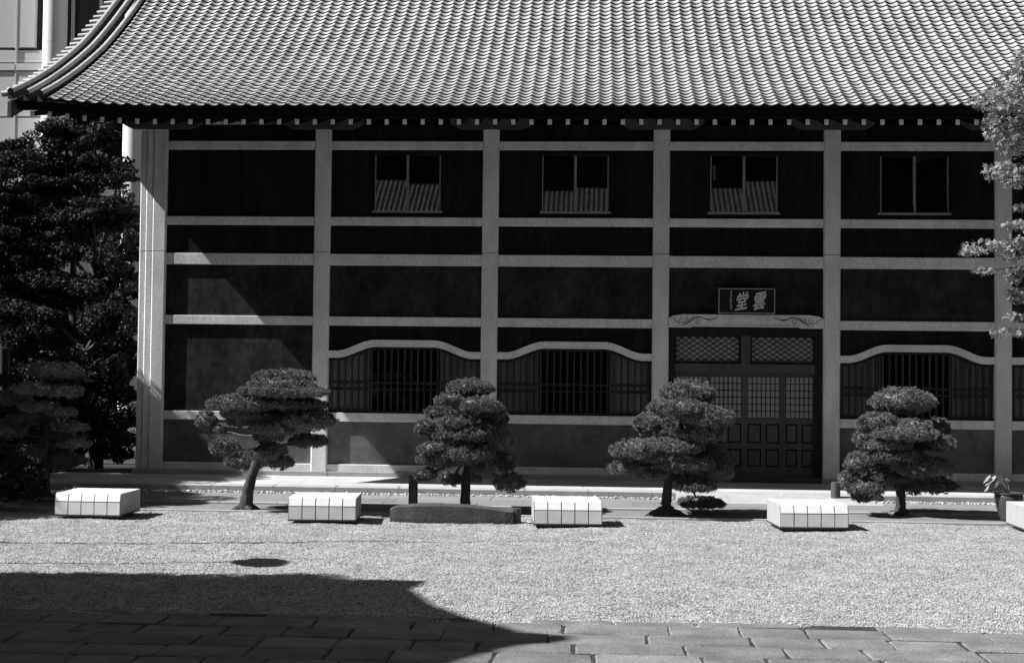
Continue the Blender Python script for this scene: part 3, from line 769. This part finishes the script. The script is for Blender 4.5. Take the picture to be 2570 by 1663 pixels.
p1 = PZ(1036.5, 1266)
t = thing('wooden_post', 'dark square wooden post standing behind the long dark stone', 'post', p1)
MB().prism([(-.075,-.065),(-.065,-.075),(.065,-.075),(.075,-.065),(.075,.065),(.065,.075),(-.065,.075),(-.075,.065)], -.02, .52).build('shaft', M['wood'], t)
MB().cbox(-.068, .068, -.068, .068, .521, .545, .012).build('cap', M['wood'], t)
p2 = PZ(2097, 1262)
t = thing('stone_post', 'short round grey post behind the bench near the door', 'post', p2)
MB().lathe([(.088,-.02),(.088,.36),(.082,.385),(.06,.395)], (0,0,0), 20).build('shaft', M['wood_mid'], t, True)

pot_p = PZ(2532, 1304, .03)
pt = thing('potted_plant', 'large-leaved plant in a dark glazed pot beside the bench at right', 'plant', pot_p)
MB().lathe([(.13,0),(.14,.02),(.20,.20),(.235,.34),(.23,.40),(.218,.415),(.245,.425),(.25,.445),(.235,.452),(.215,.445),(.21,.40),(.001,.39)], (0,0,0), 28).build('pot', M['potg'], pt, True)
MB().lathe([(.205,.36),(.205,.405),(.001,.41)], (0,0,0), 20).build('soil', M['soil'], pt)
def big_leaf(name, base, tip, w, droop, m, parent):
    b_, t_ = Vector(base), Vector(tip); ax = t_-b_; L_ = ax.length; ax.normalize(); sd = ax.cross(Vector((0,0,1))).normalized()
    if abs(sd.y) > .8: sd = (sd+Vector((.5,0,.3))).normalized()
    V = []; F = []
    for i in range(9):
        u_ = i/8; hw = w*math.sin(math.pi*min(1, u_*.86+.12))**.8*(1-.25*u_); c_ = b_+ax*L_*u_-Vector((0,0,droop*u_*u_))
        V += [tuple(c_-sd*hw+Vector((0,0,.02*(1-u_)))), tuple(c_-Vector((0,0,.008))), tuple(c_+sd*hw+Vector((0,0,.02*(1-u_))))]
    for i in range(8): F += [(i*3,i*3+1,i*3+4,i*3+3),(i*3+1,i*3+2,i*3+5,i*3+4)]
    return obj(name, mesh_np(name, V, F, m, True), parent)
Yp = pot_p.y
def pl(px, py, dy=0): return PY(px, py, Yp+dy)-pot_p
st0 = Vector((0.0, 0, .40))
for (bx, by, tx, ty, w_, dy) in [(2486,1196,2468,1210,.075,-.1),(2500,1197,2472,1217,.085,-.16),(2492,1214,2470,1232,.075,-.12),(2505,1195,2520,1203,.06,.02),(2523,1202,2535,1210,.05,-.05),(2508,1207,2497,1222,.07,.1)]:
    j = pl(bx, by, dy*.5); big_leaf('leaf', j, pl(tx, ty, dy), w_, .01, M['leafp'], pt)
    MB().tube([st0, (st0+j)/2+Vector((.02,0,.03)), j], [.009,.007,.004], 5).build('stem', M['leafp'], pt)

# ------------------------------------------------------------------ garden pines, trained into pads
def tuft_mesh(name, C, N_, m, core=None, blades=6, ln=(.026, .044), wd=.0062):
    """C points, N_ outward directions: bursts of needles"""
    n_ = len(C); k = blades
    d = RNG.normal(0, 1, (n_, k, 3)); d /= np.linalg.norm(d, axis=2, keepdims=True)
    d = d*.8 + N_[:, None, :]*.75 + np.array([0, 0, .25]); d /= np.linalg.norm(d, axis=2, keepdims=True)
    L_ = RNG.uniform(ln[0], ln[1], (n_, k, 1)); w = RNG.normal(0, 1, (n_, k, 3)); s_ = np.cross(d, w); s_ /= np.linalg.norm(s_, axis=2, keepdims=True)+1e-9
    b = C[:, None, :]-d*L_*.15
    V = np.stack([b-s_*wd, b+s_*wd, b+d*L_], 2).reshape(-1, 3)
    F = np.arange(n_*k*3).reshape(-1, 3)
    if core is not None:
        cv, cf = core; cf = np.concatenate([cf[:, [0,1,2]], cf[:, [0,2,3]]]); F = np.concatenate([F, cf+len(V)]); V = np.concatenate([V, cv])
    return mesh_np(name, V, F, m)
def core_geo(c, r, nu=14, nv=8, seed=0):
    rr = np.random.default_rng(seed); V = []; F = []
    for j in range(nv+1):
        ph = math.pi*j/nv
        for i in range(nu):
            a = 2*math.pi*i/nu; f = rr.uniform(.8, 1.0)
            z = -math.cos(ph); z = z if z > 0 else z*.7
            V.append((c[0]+r[0]*f*math.sin(ph)*math.cos(a), c[1]+r[1]*f*math.sin(ph)*math.sin(a), c[2]+r[2]*f*z))
    for j in range(nv):
        for i in range(nu): F.append((j*nu+i, j*nu+(i+1) % nu, (j+1)*nu+(i+1) % nu, (j+1)*nu+i))
    return np.array(V), np.array(F)
def pad(parent, c, r, seed, m, dens=2700, name='foliage_pad'):
    rr = np.random.default_rng(seed); ph = rr.uniform(0, 6.28, 6)
    area = math.pi*r[0]*r[1]*1.9+3*r[2]*(r[0]+r[1]); nc = max(12, int(area*dens/11)); per = 11
    d = RNG.normal(0, 1, (nc, 3)); d /= np.linalg.norm(d, axis=1, keepdims=True)
    low = d[:, 2] < 0; d[low, 2] *= RNG.uniform(.35, .95, low.sum())
    lump = 1+.08*np.sin(7*d[:,0]+ph[0])*np.cos(6*d[:,1]+ph[1])+.07*np.sin(13*d[:,0]+ph[2]+5*d[:,2])*np.sin(11*d[:,1]+ph[3])
    rad = (lump*RNG.uniform(.88, 1.03, nc))[:, None]
    R_ = np.array(r); C0 = np.array(c)+d*R_*rad
    N0 = d/R_; N0 /= np.linalg.norm(N0, axis=1, keepdims=True)
    off = RNG.normal(0, .021, (nc, per, 3)); dist = np.linalg.norm(off, axis=2, keepdims=True)   # little domed clumps
    C = (C0[:, None, :]+off-N0[:, None, :]*dist*.95).reshape(-1, 3)
    N_ = N0[:, None, :]+off*22; N_ /= np.linalg.norm(N_, axis=2, keepdims=True); N_ = N_.reshape(-1, 3)
    cr = np.array(r)*.80
    return obj(name, tuft_mesh(name, C, N_, m, core_geo(c, cr, seed=seed)), parent)
def pine(name, label, base, Yb, trunk, pads, org, sc, dens=2700, mat_=None):
    base = Vector(base); t = thing(name, label, 'pine tree', base, 0, 'garden pines trained into pads')
    mat_ = mat_ or M['needle']
    px_m = FPX/(Yb+29.9)
    tp = [PY(org[0]+a/sc, org[1]+b/sc, Yb)-base for a, b, _ in trunk]; tr = [w/sc/px_m/2 for _, _, w in trunk]
    fine_p = []; fine_r = []
    for i in range(len(tp)-1):
        for q in range(4):
            u_ = q/4; fine_p.append(tp[i].lerp(tp[i+1], u_)+Vector((random.uniform(-.008,.008), random.uniform(-.008,.008), 0))); fine_r.append(tr[i]*(1-u_)+tr[i+1]*u_)
    fine_p.append(tp[-1]); fine_r.append(tr[-1])
    fine_p[0].z -= .03
    MB().tube(fine_p, fine_r, 12, True, .10).build('trunk', M['bark'], t, True)
    rs_ = random.Random(len(pads)*31+int(base.x*10)); top = tp[-1]
    mid = (org[0]+trunk[-1][0]/sc)
    # root flare
    for q in range(5):
        a = 2*math.pi*q/5+rs_.uniform(-.3,.3); r0 = tr[0]
        MB().tube([fine_p[0]+Vector((0,0,.10)), fine_p[0]+Vector((math.cos(a)*r0*1.1, math.sin(a)*r0*1.1, .045)), fine_p[0]+Vector((math.cos(a)*r0*2.0, math.sin(a)*r0*2.0, .0))], [r0*.55, r0*.4, r0*.15], 6, True, .1).build('root', M['bark'], t, True)
    xs_ = [p[0] for p in pads]; half = (max(p[0]+p[2] for p in pads)-min(p[0]-p[2] for p in pads))/2/sc/px_m
    cx0 = (max(p[0]+p[2] for p in pads)+min(p[0]-p[2] for p in pads))/2
    for i, (cx, cy, hw, hh) in enumerate(pads):
        offx = abs(cx-cx0)/sc/px_m; room = math.sqrt(max(0.0, (half*.95)**2-offx**2)); rx = hw/sc/px_m
        dy = 0.0 if i == 0 else max(0.0, min(room-rx*.7, half*.5))*(-1 if i % 3 else 1)*rs_.uniform(.5, 1.0)
        s_ = (Yb+dy+29.9)/(Yb+29.9)
        c = PY(org[0]+cx/sc, org[1]+(cy+hh*.08)/sc, Yb+dy)-base
        rx *= s_; rz = hh/sc/px_m*s_
        ry = max(rz*1.2, min(rx*.95, half*.62))
        pad(t, tuple(c), (rx*1.02, ry, rz*1.16), i*17+3, mat_, dens)
        # limb from the trunk to the pad
        zt = max(tp[0].z+.45*(top.z-tp[0].z), min(top.z, c.z-.10)); f = (zt-tp[0].z)/max(1e-3, top.z-tp[0].z)
        st_ = tp[0].lerp(top, f)
        md = st_.lerp(c, .55)+Vector((rs_.uniform(-.05,.05), rs_.uniform(-.05,.05), rs_.uniform(-.06,.02)))
        MB().tube([st_, md, c-Vector((0,0,rz*.3))], [max(.02, tr[-1]*.7), .022, .010], 7, True, .08).build('branch', M['bark'], t, True)
    return t
T1 = [(970,175,292,78),(970,300,400,72),(560,415,300,88),(245,565,102,90),(1050,420,320,65),(540,560,118,75),(390,640,68,44),(850,555,215,68),(1180,570,272,95),(1190,755,185,65),(830,715,150,52),(420,810,150,82),(620,945,195,76),(930,955,135,65),(860,840,140,70),(900,400,340,75),(880,640,240,80),(950,240,300,60),(1100,500,260,70),(640,500,260,70),(760,880,170,60)]
b1 = PZ(616, 1277, .012); pine('garden_pine', 'leaning pine with bare lower trunk before the sunlit corner bay', b1, b1.y, [(610,1385,150),(625,1250,105),(665,1080,92),(700,980,85),(760,760,60),(860,500,40),(930,250,25)], T1, (450,900), 3.667)
T2 = [(790,250,210,80),(605,355,128,54),(850,400,205,72),(520,465,128,62),(390,590,85,72),(670,545,168,62),(1000,510,125,98),(560,650,168,56),(1060,690,125,92),(850,750,165,58),(490,770,152,62),(570,860,232,72),(1090,880,92,105),(900,940,105,52),(400,990,100,60),(620,1030,112,62),(1120,1060,138,80),(840,1030,46,30),(760,450,230,85),(760,640,250,80),(740,820,240,90),(930,850,140,80)]
b2 = Vector((PZ(1167, 1280).x, -5.9, .012)); pine('garden_pine', 'dense broad pine rising behind the long dark stone', b2, b2.y, [(742,1290,105),(745,1180,80),(760,1000,76),(775,850,62),(800,600,45),(800,300,24)], T2, (950,900), 3.422)
T3 = [(940,300,232,108),(760,415,165,60),(1110,510,215,105),(680,555,212,100),(1060,650,210,72),(520,790,242,95),(930,710,235,62),(430,940,162,66),(780,840,185,62),(1090,870,240,125),(1190,980,152,72),(1010,1095,185,52),(1050,1235,205,52),(640,990,135,46),(900,430,240,85),(900,620,300,85),(780,760,300,75),(900,900,260,75)]
b3 = PZ(1670.6, 1293, .012); pine('garden_pine', 'pine with swollen trunk foot and low hanging pad before the door', b3, b3.y, [(750,1345,200),(752,1290,150),(760,1240,92),(775,1120,78),(785,1000,78),(820,800,60),(900,500,40),(940,280,22)], T3, (1450,900), 3.422)
T4 = [(1250,365,268,110),(1040,555,182,92),(1330,580,155,66),(1560,600,110,92),(930,690,105,86),(1110,740,222,66),(1390,735,205,64),(1600,730,110,78),(860,900,112,96),(1060,915,165,72),(1430,930,265,88),(790,1040,95,85),(1420,1080,268,80),(930,1110,165,76),(900,1190,92,42),(1030,1195,56,24),(1260,640,280,75),(1180,830,260,75),(1230,1000,330,90)]
b4 = PZ(2259, 1291, .012); pine('garden_pine', 'upright pine between the short round post and the potted plant', b4, b4.y, [(1230,1345,125),(1235,1290,88),(1235,1200,80),(1230,1100,72),(1240,900,60),(1250,600,40),(1250,380,22)], T4, (1900,900), 3.422)
T0 = [(480,175,238,82),(280,325,172,62),(560,345,165,60),(100,415,180,58),(320,480,165,52),(530,525,140,50),(240,595,222,66),(600,650,160,52),(60,690,170,60),(420,760,250,70),(640,790,150,55),(150,880,220,80),(480,930,250,80)]
b0 = Vector((PZ(100, 1240).x, -5.6, .012)); b0.x = PY(110, 1200, -5.6).x
pine('garden_pine', 'shaded dark pine at the far left behind the bench', b0, b0.y, [(380,1230,100),(380,1050,85),(380,850,60),(400,500,40),(470,200,22)], T0, (0,880), 3.4, 1700)

# ------------------------------------------------------------------ broadleaved trees, hedge, maple
def leaves(name, C, size, m, shape='leaf', core=None):
    n_ = len(C); up = RNG.normal(0, 1, (n_, 3))*np.array([.75,.75,.5])+np.array([0, 0, .65]); up /= np.linalg.norm(up, axis=1, keepdims=True)
    a = RNG.normal(0, 1, (n_, 3)); a -= up*(a*up).sum(1, keepdims=True); a /= np.linalg.norm(a, axis=1, keepdims=True); b = np.cross(up, a)
    s_ = (size*RNG.uniform(.6, 1.25, n_))[:, None, None]
    if shape == 'leaf':
        loc = np.array([(-.5,0,0),(0,-.24,.05),(.5,0,-.06),(0,.24,.05)]); f = np.array([(0,1,2,3)])
    else:                                                   # five-pointed maple leaf: lobes as thin quads from one centre
        loc = []; f = []
        for i, ang in enumerate((-1.9, -.95, 0, .95, 1.9)):
            l = (.38, .5, .6, .5, .38)[i]; ca, sa = math.cos(ang), math.sin(ang); w = .085; q = len(loc)
            loc += [(0,0,0), (ca*l*.5+sa*w, sa*l*.5-ca*w, .03), (ca*l, sa*l, -.05), (ca*l*.5-sa*w, sa*l*.5+ca*w, .03)]; f.append((q,q+1,q+2,q+3))
        loc = np.array(loc); f = np.array(f)
    k = len(loc)
    V = C[:, None, :]+s_*(loc[None,:,0:1]*a[:,None,:]+loc[None,:,1:2]*b[:,None,:]+loc[None,:,2:3]*up[:,None,:])
    F = (f[None]+(np.arange(n_)*k)[:, None, None]).reshape(-1, 4)
    V = V.reshape(-1, 3)
    if core is not None: F = np.concatenate([F, core[1]+len(V)]); V = np.concatenate([V, core[0]])
    return mesh_np(name, V, F, m)
def blob_pts(c, r, n_):
    d = RNG.normal(0, 1, (n_, 3)); d /= np.linalg.norm(d, axis=1, keepdims=True)
    return np.array(c)+d*np.array(r)*(RNG.uniform(.35, 1.0, n_)**.6)[:, None]
def tree(label, base, h, lobes, leaf, dens, m=None, cat='tree', group=None, trunk_r=.14, name='broadleaf_tree', solid=True):
    t = thing(name, label, cat, base, 0, group); m = m or M['leafd']
    top = Vector((lobes[0][0][0]*.5, lobes[0][0][1]*.5, h*.75))
    MB().tube([(0,0,-.05),(top.x*.3+.05,top.y*.3,h*.25),(top.x*.6-.04,top.y*.6,h*.5),tuple(top)], [trunk_r*1.3,trunk_r,trunk_r*.75,trunk_r*.35], 9, True, .06).build('trunk', M['bark'], t, True)
    mb = MB(); CP = []; core_v = []; core_f = []; nb = 0
    for c, r in lobes:
        zs = max(.3, min(top.z, c[2]-r[2]*.6)); MB().tube([(top.x*zs/top.z,top.y*zs/top.z,zs),((c[0]+top.x)*.5,(c[1]+top.y)*.5,(c[2]+zs)*.5+.1),c], [trunk_r*.45,trunk_r*.3,.02], 6).build('branch', M['bark'], t, True)
        n_ = int(dens*(r[0]*r[1]+r[0]*r[2]+r[1]*r[2])); sub = 16
        for q in range(sub):                                # sub clumps inside each lobe
            d = RNG.normal(0, 1, 3); d /= np.linalg.norm(d); cc = np.array(c)+d*np.array(r)*(.74 if q % 4 else .3)
            CP.append(blob_pts(cc, np.array(r)*RNG.uniform(.28, .5)*np.array([1.15,1.15,.6]), n_//sub))
        cv, cf = core_geo(c, np.array(r)*.42, 8, 5, seed=int(abs(c[0])*100)); core_v.append(cv); core_f.append(cf+nb); nb += len(cv)
    me = leaves('crown', np.concatenate(CP), leaf, m, 'leaf', (np.concatenate(core_v), np.concatenate(core_f)) if solid else None)
    obj('crown', me, t)
    return t
# crown lobes given as photo ellipses at depth Y
def lobes_px(base, items):
    out = []
    for cx, cy, rx, ry, Y in items:
        c = PY(cx, cy, Y)-Vector(base); s_ = (Y+29.9)/FPX; out.append((tuple(c), (rx*s_, max(rx, ry)*s_*.9, ry*s_)))
    return out
gb = 'dark trees left of the hall'
bb = (-12.2, 3.2, 0); tree('tall dark tree under the roof corner, its top against the office columns', bb, 7.5, lobes_px(bb, [(165,350,85,58,3.0),(245,335,60,38,2.6),(110,430,110,70,3.4),(265,425,70,55,2.4),(50,385,60,45,4),(200,470,120,60,3.0)]), .10, 3600, group=gb)
bb = (-11.3, 1.9, 0); tree('dark tree filling the middle height beside the corner pier', bb, 5.6, lobes_px(bb, [(235,540,95,50,1.6),(130,600,120,70,2.0),(285,640,62,70,1.4),(190,720,120,80,1.8),(300,440,50,40,1.6),(312,520,50,55,1.5),(60,660,100,80,2.0),(320,610,45,60,1.3),(318,720,45,70,1.2)]), .09, 4200, group=gb)
bb = (-13.6, 2.0, 0); tree('dark tree at the far left edge below the office wall', bb, 6.5, lobes_px(bb, [(40,480,90,70,2.2),(20,580,90,80,1.8),(70,690,110,90,2.0),(0,420,60,40,3),(-60,500,90,110,2.4)]), .10, 3600, group=gb)
bb = (-11.6, 0.6, 0); tree('low shaded tree growing close to the foot of the corner pier', bb, 3.6, lobes_px(bb, [(270,800,65,85,1.0),(110,800,120,90,1.2),(275,950,55,90,.9),(170,960,120,100,.9),(30,850,90,100,1.0),(260,1080,70,80,.8),(120,1080,130,80,.8),(316,830,45,70,.8),(312,950,42,80,.7),(306,1090,42,80,.65)]), .09, 3800, group=gb)
bb = (-11.9, -1.2, 0); tree('dark shrub beneath the trees at the left end of the terrace', bb, 2.2, lobes_px(bb, [(40,1090,90,90,-1.2),(120,1130,60,60,-1.4),(0,1010,80,80,-1),(-60,1100,90,90,-1.3)]), .085, 3800, group=gb)
bb = (-13.5, 6.5, 0); tree('dark tree standing farthest back below the office windows', bb, 6.8, lobes_px(bb, [(60,560,150,110,6.5),(220,560,120,100,6.2),(60,780,160,130,6.5),(240,800,110,130,6.2),(60,1000,170,130,6.3),(240,1020,110,130,6),(-100,700,130,200,6.6)]), .12, 1900, group=gb)
hb = (-11.6, -7.2, 0)
tree('clipped bush at the left edge in front of the shaded pine', hb, 1.6, lobes_px(hb, [(0,1135,62,45,-7.0),(50,1160,45,40,-7.2),(20,1210,70,60,-7.2),(-60,1180,70,80,-7.0),(80,1215,45,48,-7.3)]), .055, 6000, cat='bush', name='garden_bush', trunk_r=.05)
bx = (-14.2, -8.6, 0); tree('leafy tree outside the left of the court shading its corner', bx, 5.6, [((0,0,4.8),(1.2,1.2,.9)),((.6,-.4,3.6),(1.2,1.0,.9)),((-.8,.3,3.8),(1.2,1.0,.9)),((.2,.8,4.0),(1.0,1.0,.8)),((.3,.3,2.5),(1.3,1.2,.9))], .12, 2600)
bx = (-14.6, -5.7, 0); tree('leafy tree outside the left edge shading the far left pine', bx, 7.0, [((.2,-.2,6.6),(1.3,1.5,.9)),((.5,-.9,5.4),(1.3,1.2,1.0)),((.3,.7,5.6),(1.2,1.1,.9)),((.2,0,5.2),(1.2,1.1,.9)),((.7,-.3,4.0),(1.2,1.0,.9)),((-.5,.3,4.2),(1.2,1.0,.9)),((.5,.5,3.0),(1.3,1.1,.9)),((.6,-.2,2.0),(1.2,1.2,.9))], .12, 2600)
bx = (-14.4, -2.3, 0); tree('leafy tree outside the left end of the terrace', bx, 7.0, [((-.2,.2,6.7),(1.2,1.5,.85)),((.5,.7,5.6),(1.1,1.1,.9)),((.3,-.9,5.6),(1.1,1.2,.9)),((-.9,.2,5.2),(1.2,1.4,1.0)),((.6,.1,4.3),(1.2,1.6,.9)),((.4,-.6,3.2),(1.3,1.4,.9)),((.5,.8,2.2),(1.2,1.2,.9)),((.3,-.5,1.6),(1.3,1.4,.9))], .12, 2600)

mb_ = Vector((8.7, -8.4, 0))
mt = thing('maple_tree', 'sunlit maple whose leafy branches hang in from the right edge', 'maple tree', mb_)
MB().tube([(0,0,-.05),(-.05,.02,1.2),(-.2,.05,2.6),(-.3,.0,4.2),(-.1,.0,5.6)], [.16,.13,.11,.08,.03], 10, True, .06).build('trunk', M['bark'], mt, True)
ml = [(2540,228,62,48),(2498,252,66,28),(2528,305,62,42),(2548,360,50,36),(2500,340,28,22),(2520,425,52,18),(2545,455,32,22),(2508,445,38,12),(2562,520,18,10),(2550,565,32,12),(2480,618,66,20),(2545,625,38,36),(2432,634,26,9),(2470,680,34,8),(2546,690,26,26),(2552,740,22,24),(2550,795,28,12),(2522,834,42,11),(2562,836,18,10),(2568,180,24,24),
      (2640,250,90,90),(2660,420,90,80),(2640,600,80,70),(2650,740,80,60),(2640,840,60,30),(2760,350,100,120),(2760,600,100,110),(2600,160,60,50)]
CP = []
for i, (cx, cy, rx, ry) in enumerate(ml):
    Y = -8.4+random.uniform(-.25, .25); c = PY(cx, cy, Y)-mb_; s_ = (Y+29.9)/FPX
    n_ = int(rx*ry*.12)+26
    CP.append(blob_pts(c, (rx*s_, min(.5, max(rx, ry)*s_*1.0), ry*s_), n_))
    z0 = max(1.4, min(5.0, c.z+.1)); f = Vector((-.25, .02, z0)); MB().tube([f, f.lerp(c, .5)+Vector((0, 0, .12)), c], [.03, .016, .006], 5).build('branch', M['bark'], mt, True)
obj('crown', leaves('crown', np.concatenate(CP), .10, M['maple'], 'maple'), mt)

# ------------------------------------------------------------------ office block behind the left roof corner
YO = 42.0
of = thing('office_building', 'pale office block with round white columns seen past the left roof corner', 'building', (PY(120, 300, YO).x, YO, 0))
ob = Vector(of.location)
def ox(px, py): return PY(px, py, YO)-ob
xL, xR = ox(-260, 100).x, ox(520, 100).x
def oz(py): return PY(100, py, YO).z
MB().box(xL, xR, .35, 12, -.05, 34).build('body', M['bglass'], of)
za = {k: oz(k) for k in (600, 470, 330, 178, 158, 123, -120, -300)}
def opan(pa, pb, ya, yb, m='bpanel', name='wall_panel', y0=0.0, y1=.34):
    MB().box(ox(pa, 100).x, ox(pb, 100).x, y0, y1, oz(yb), oz(ya)).build(name, M[m], of)
for a, b in ((-250, 39), (42.5, 115)):
    opan(a, b, 180, 292); opan(a, b, 160, 177, 'bpanel', 'wall_panel', -.06); opan(a, b, 296, 420)
opan(-250, 39, 126, 156); opan(42.5, 86, -240, 119); opan(-250, 39, -240, 119); 
opan(42.5, 115, 126, 156, 'bpanel', 'wall_panel', .05)
for a in (39.1, 248): opan(a, a+3.2, -240, 420, 'bpanel', 'mullion', -.03)
opan(178, 181, -240, 420, 'bpanel', 'mullion', -.03)
opan(-250, 520, 420.5, 700)
for cx in (146, 350):
    c = ox(cx, 150).x; r = 30*(YO+29.9)/FPX
    for z0, z1 in ((-.05, oz(330)), (oz(329.6), oz(117.5)), (oz(117), 34)):
        MB().tube([(c, -.5, z0), (c, -.5, z1)], r, 28).build('column', M['bwhite'], of, True)

# ------------------------------------------------------------------ what stands outside the frame: casts the court's shadows, mirrors in the windows; added side blocks cut the sky light
lp = thing('lamp_post', 'slim lamp post with a flat round shade left of the court', 'lamp post')
tipX = PZ(658, 1410.5); hh = 4.7; lp.location = (tipX.x-.95*hh, tipX.y-.18*hh, 0)
MB().tube([(0,0,-.02),(0,0,hh+.06)], [.035,.025], 10).build('pole', M['metal'], lp)
MB().lathe([(.05,.06),(.34,0),(.36,-.02),(.33,-.035),(.1,-.04)], (0,0,hh), 24).build('lamp_shade', M['metal'], lp)
fp = thing('flag_pole', 'tall thin flag pole left of the court', 'flag pole')
tip = PZ(1480, 1357.5); hh = 10.2; fp.location = (tip.x-.95*hh, tip.y-.18*hh, 0)
MB().tube([(0,0,-.02),(0,0,hh*.5),(0,0,hh)], [.055,.04,.02], 10).build('pole', M['metal'], fp)
MB().lathe([(.02,-.03),(.05,.0),(.05,.03),(.01,.06)], (0,0,hh), 12).build('finial', M['metal'], fp)
# gate hall: roof profile (Y, z) read from its shadow
GXP = -11.0
def caster(px, py):
    g_ = PZ(px, py); z = (g_.x-GXP)/.95; return (g_.y-.18*z, z)
tipC, pD, pE, pF, pG, pH = [caster(*p) for p in ((1082,1458),(1037,1479),(1209,1560),(1440,1604),(1306,1631),(1209,1665))]
gt = thing('gate_hall', 'neighbouring gate hall with upturned eaves left of the court', 'gate', (GXP, pF[0], 0))
yc = pF[0]; loc_ = lambda p: (p[0]-yc, p[1])
half = [loc_(tipC), loc_(pD), ((loc_(pD)[0]+loc_(pE)[0])/2, (pD[1]+pE[1])/2-.12), loc_(pE), (.35, pE[1]+.42), (.22, pF[1]-.25), (.1, pF[1])]
full = [(-y, z) for y, z in half] + half[::-1]
full = [(y, z) for y, z in full]
und = [(y, z-.35) for y, z in [(half[1][0], half[1][1]), (half[3][0], half[3][1]), (-half[3][0], half[3][1]), (-half[1][0], half[1][1])]]
mb = MB(); 
for x0_, x1_ in ((-6.0, 0.0),): mb.yprism((full+und)[::-1], x0_, x1_)
mb.build('roof', M['tile'], gt)
MB().box(-5.5, -.3, -half[0][0]+.2, half[0][0]-.15, 0, half[1][1]-.2).build('wall', M['panel'], gt)
for y_ in (-half[0][0]+.2, 0, half[0][0]-.3): MB().box(-.29, -.05, y_-.12, y_+.12, -.02, half[1][1]-.1).build('column', M['wood'], gt)
A_, B_ = caster(0, 1427), caster(918, 1441)
cy_ = thing('cypress_tree', 'narrow clipped cypress beside the gate hall', 'tree', (GXP-.4, A_[0]-1.2, 0))
MB().tube([(0,0,-.05),(0,0,B_[1]*.9)], [.16,.04], 8).build('trunk', M['bark'], cy_)
CP = []
for q in range(26):
    z = .4+(B_[1]-.6)*q/25; r = 1.25*(1-.55*q/25); CP.append(blob_pts((0,.0,z), (r*.8, r, .35), 420))
obj('crown', leaves('crown', np.concatenate(CP), .14, M['leafd']), cy_)

# main hall across the court: its tiled slope shows in the upper windows
mh = thing('main_hall', 'main hall across the court, its tiled roof mirrored in the upper windows', 'temple', (0, -39.0, 0))
mh_r = MB().box(-22, 24, -14, -1.2, -.02, 7.4).build('wall', M['panel'], mh)
AV = []; AF = []; base = 0; th_ = math.radians(33)
for r in range(34):
    for c in range(int(40/COLW)):
        m_ = np.array(Matrix.Translation((-16+COLW*c+COLW, -.03-ROWL*r*math.cos(th_), 8.35+ROWL*r*math.sin(th_))) @ Matrix.Rotation(math.pi, 4, 'Z') @ Matrix.Rotation(th_, 4, 'X'))
        AV.append(TV @ m_[:3,:3].T+m_[:3,3]); AF.append(TF+base); base += len(TV)
o = obj('roof_tile_field', mesh_np('roof_tile_field', np.concatenate(AV), np.concatenate(AF), M['tile']), mh); o['kind'] = 'stuff'
zt = 8.35+ROWL*34*math.sin(th_)
MB().add([(-17,.0,8.3),(25,.0,8.3),(25,-6.4,zt-.05),(-17,-6.4,zt-.05),(25,-14,8),(-17,-14,8)], [(1,0,3,2),(2,3,5,4)]).build('roof_deck', M['soffit'], mh)
MB().box(-17, 25, -6.7, -6.1, zt-.2, zt+.25).build('ridge_cap', M['soffit'], mh)
def block(name, label, loc, x0, x1, y0, y1, h, face, gap=None):
    """city block with rows of windows on the face turned to the court"""
    t = thing(name, label, 'building', loc)
    MB().box(x0, x1, y0, y1, -.05, h).build('tower_block', M['tower'], t)
    wm = M['bglass']
    for k in range(int((h-4)/3.6)):
        z = 3+k*3.6; a0, a1 = (x0, x1) if face == 'y' else (y0, y1); q = a0+1.0
        while q+3.4 < a1:
            if face == 'y': MB().box(q, q+3.2, y1, y1+.08, z, z+2).build('window', wm, t)
            else:
                xf = x0 if face == '-x' else x1; MB().box(min(xf, xf+(.08 if face == 'x' else -.08)), max(xf, xf+(.08 if face == 'x' else -.08)), q, q+3.2, z, z+2).build('window', wm, t)
            q += 6.5
    return t
block('office_tower', 'dark office tower behind the main hall, left of the narrow sky gap', (0, -95, 0), -60, 10.2, -20, 0, 46, 'y')
block('office_tower', 'dark office tower behind the main hall, right of the narrow sky gap', (0, -95, 0), 12.0, 70, -20, 0, 46, 'y')
block('sky_shade_block', 'tall dark block added out of view far to the right to cut sky light', (34, 0, 0), 0, 14, -70, 30, 38, '-x')  # both side blocks are unseen, added to keep sky light off the court
block('sky_shade_block', 'dark block added out of view far to the left to cut sky light', (-62, 0, 0), 0, 14, -70, 30, 30, 'x')
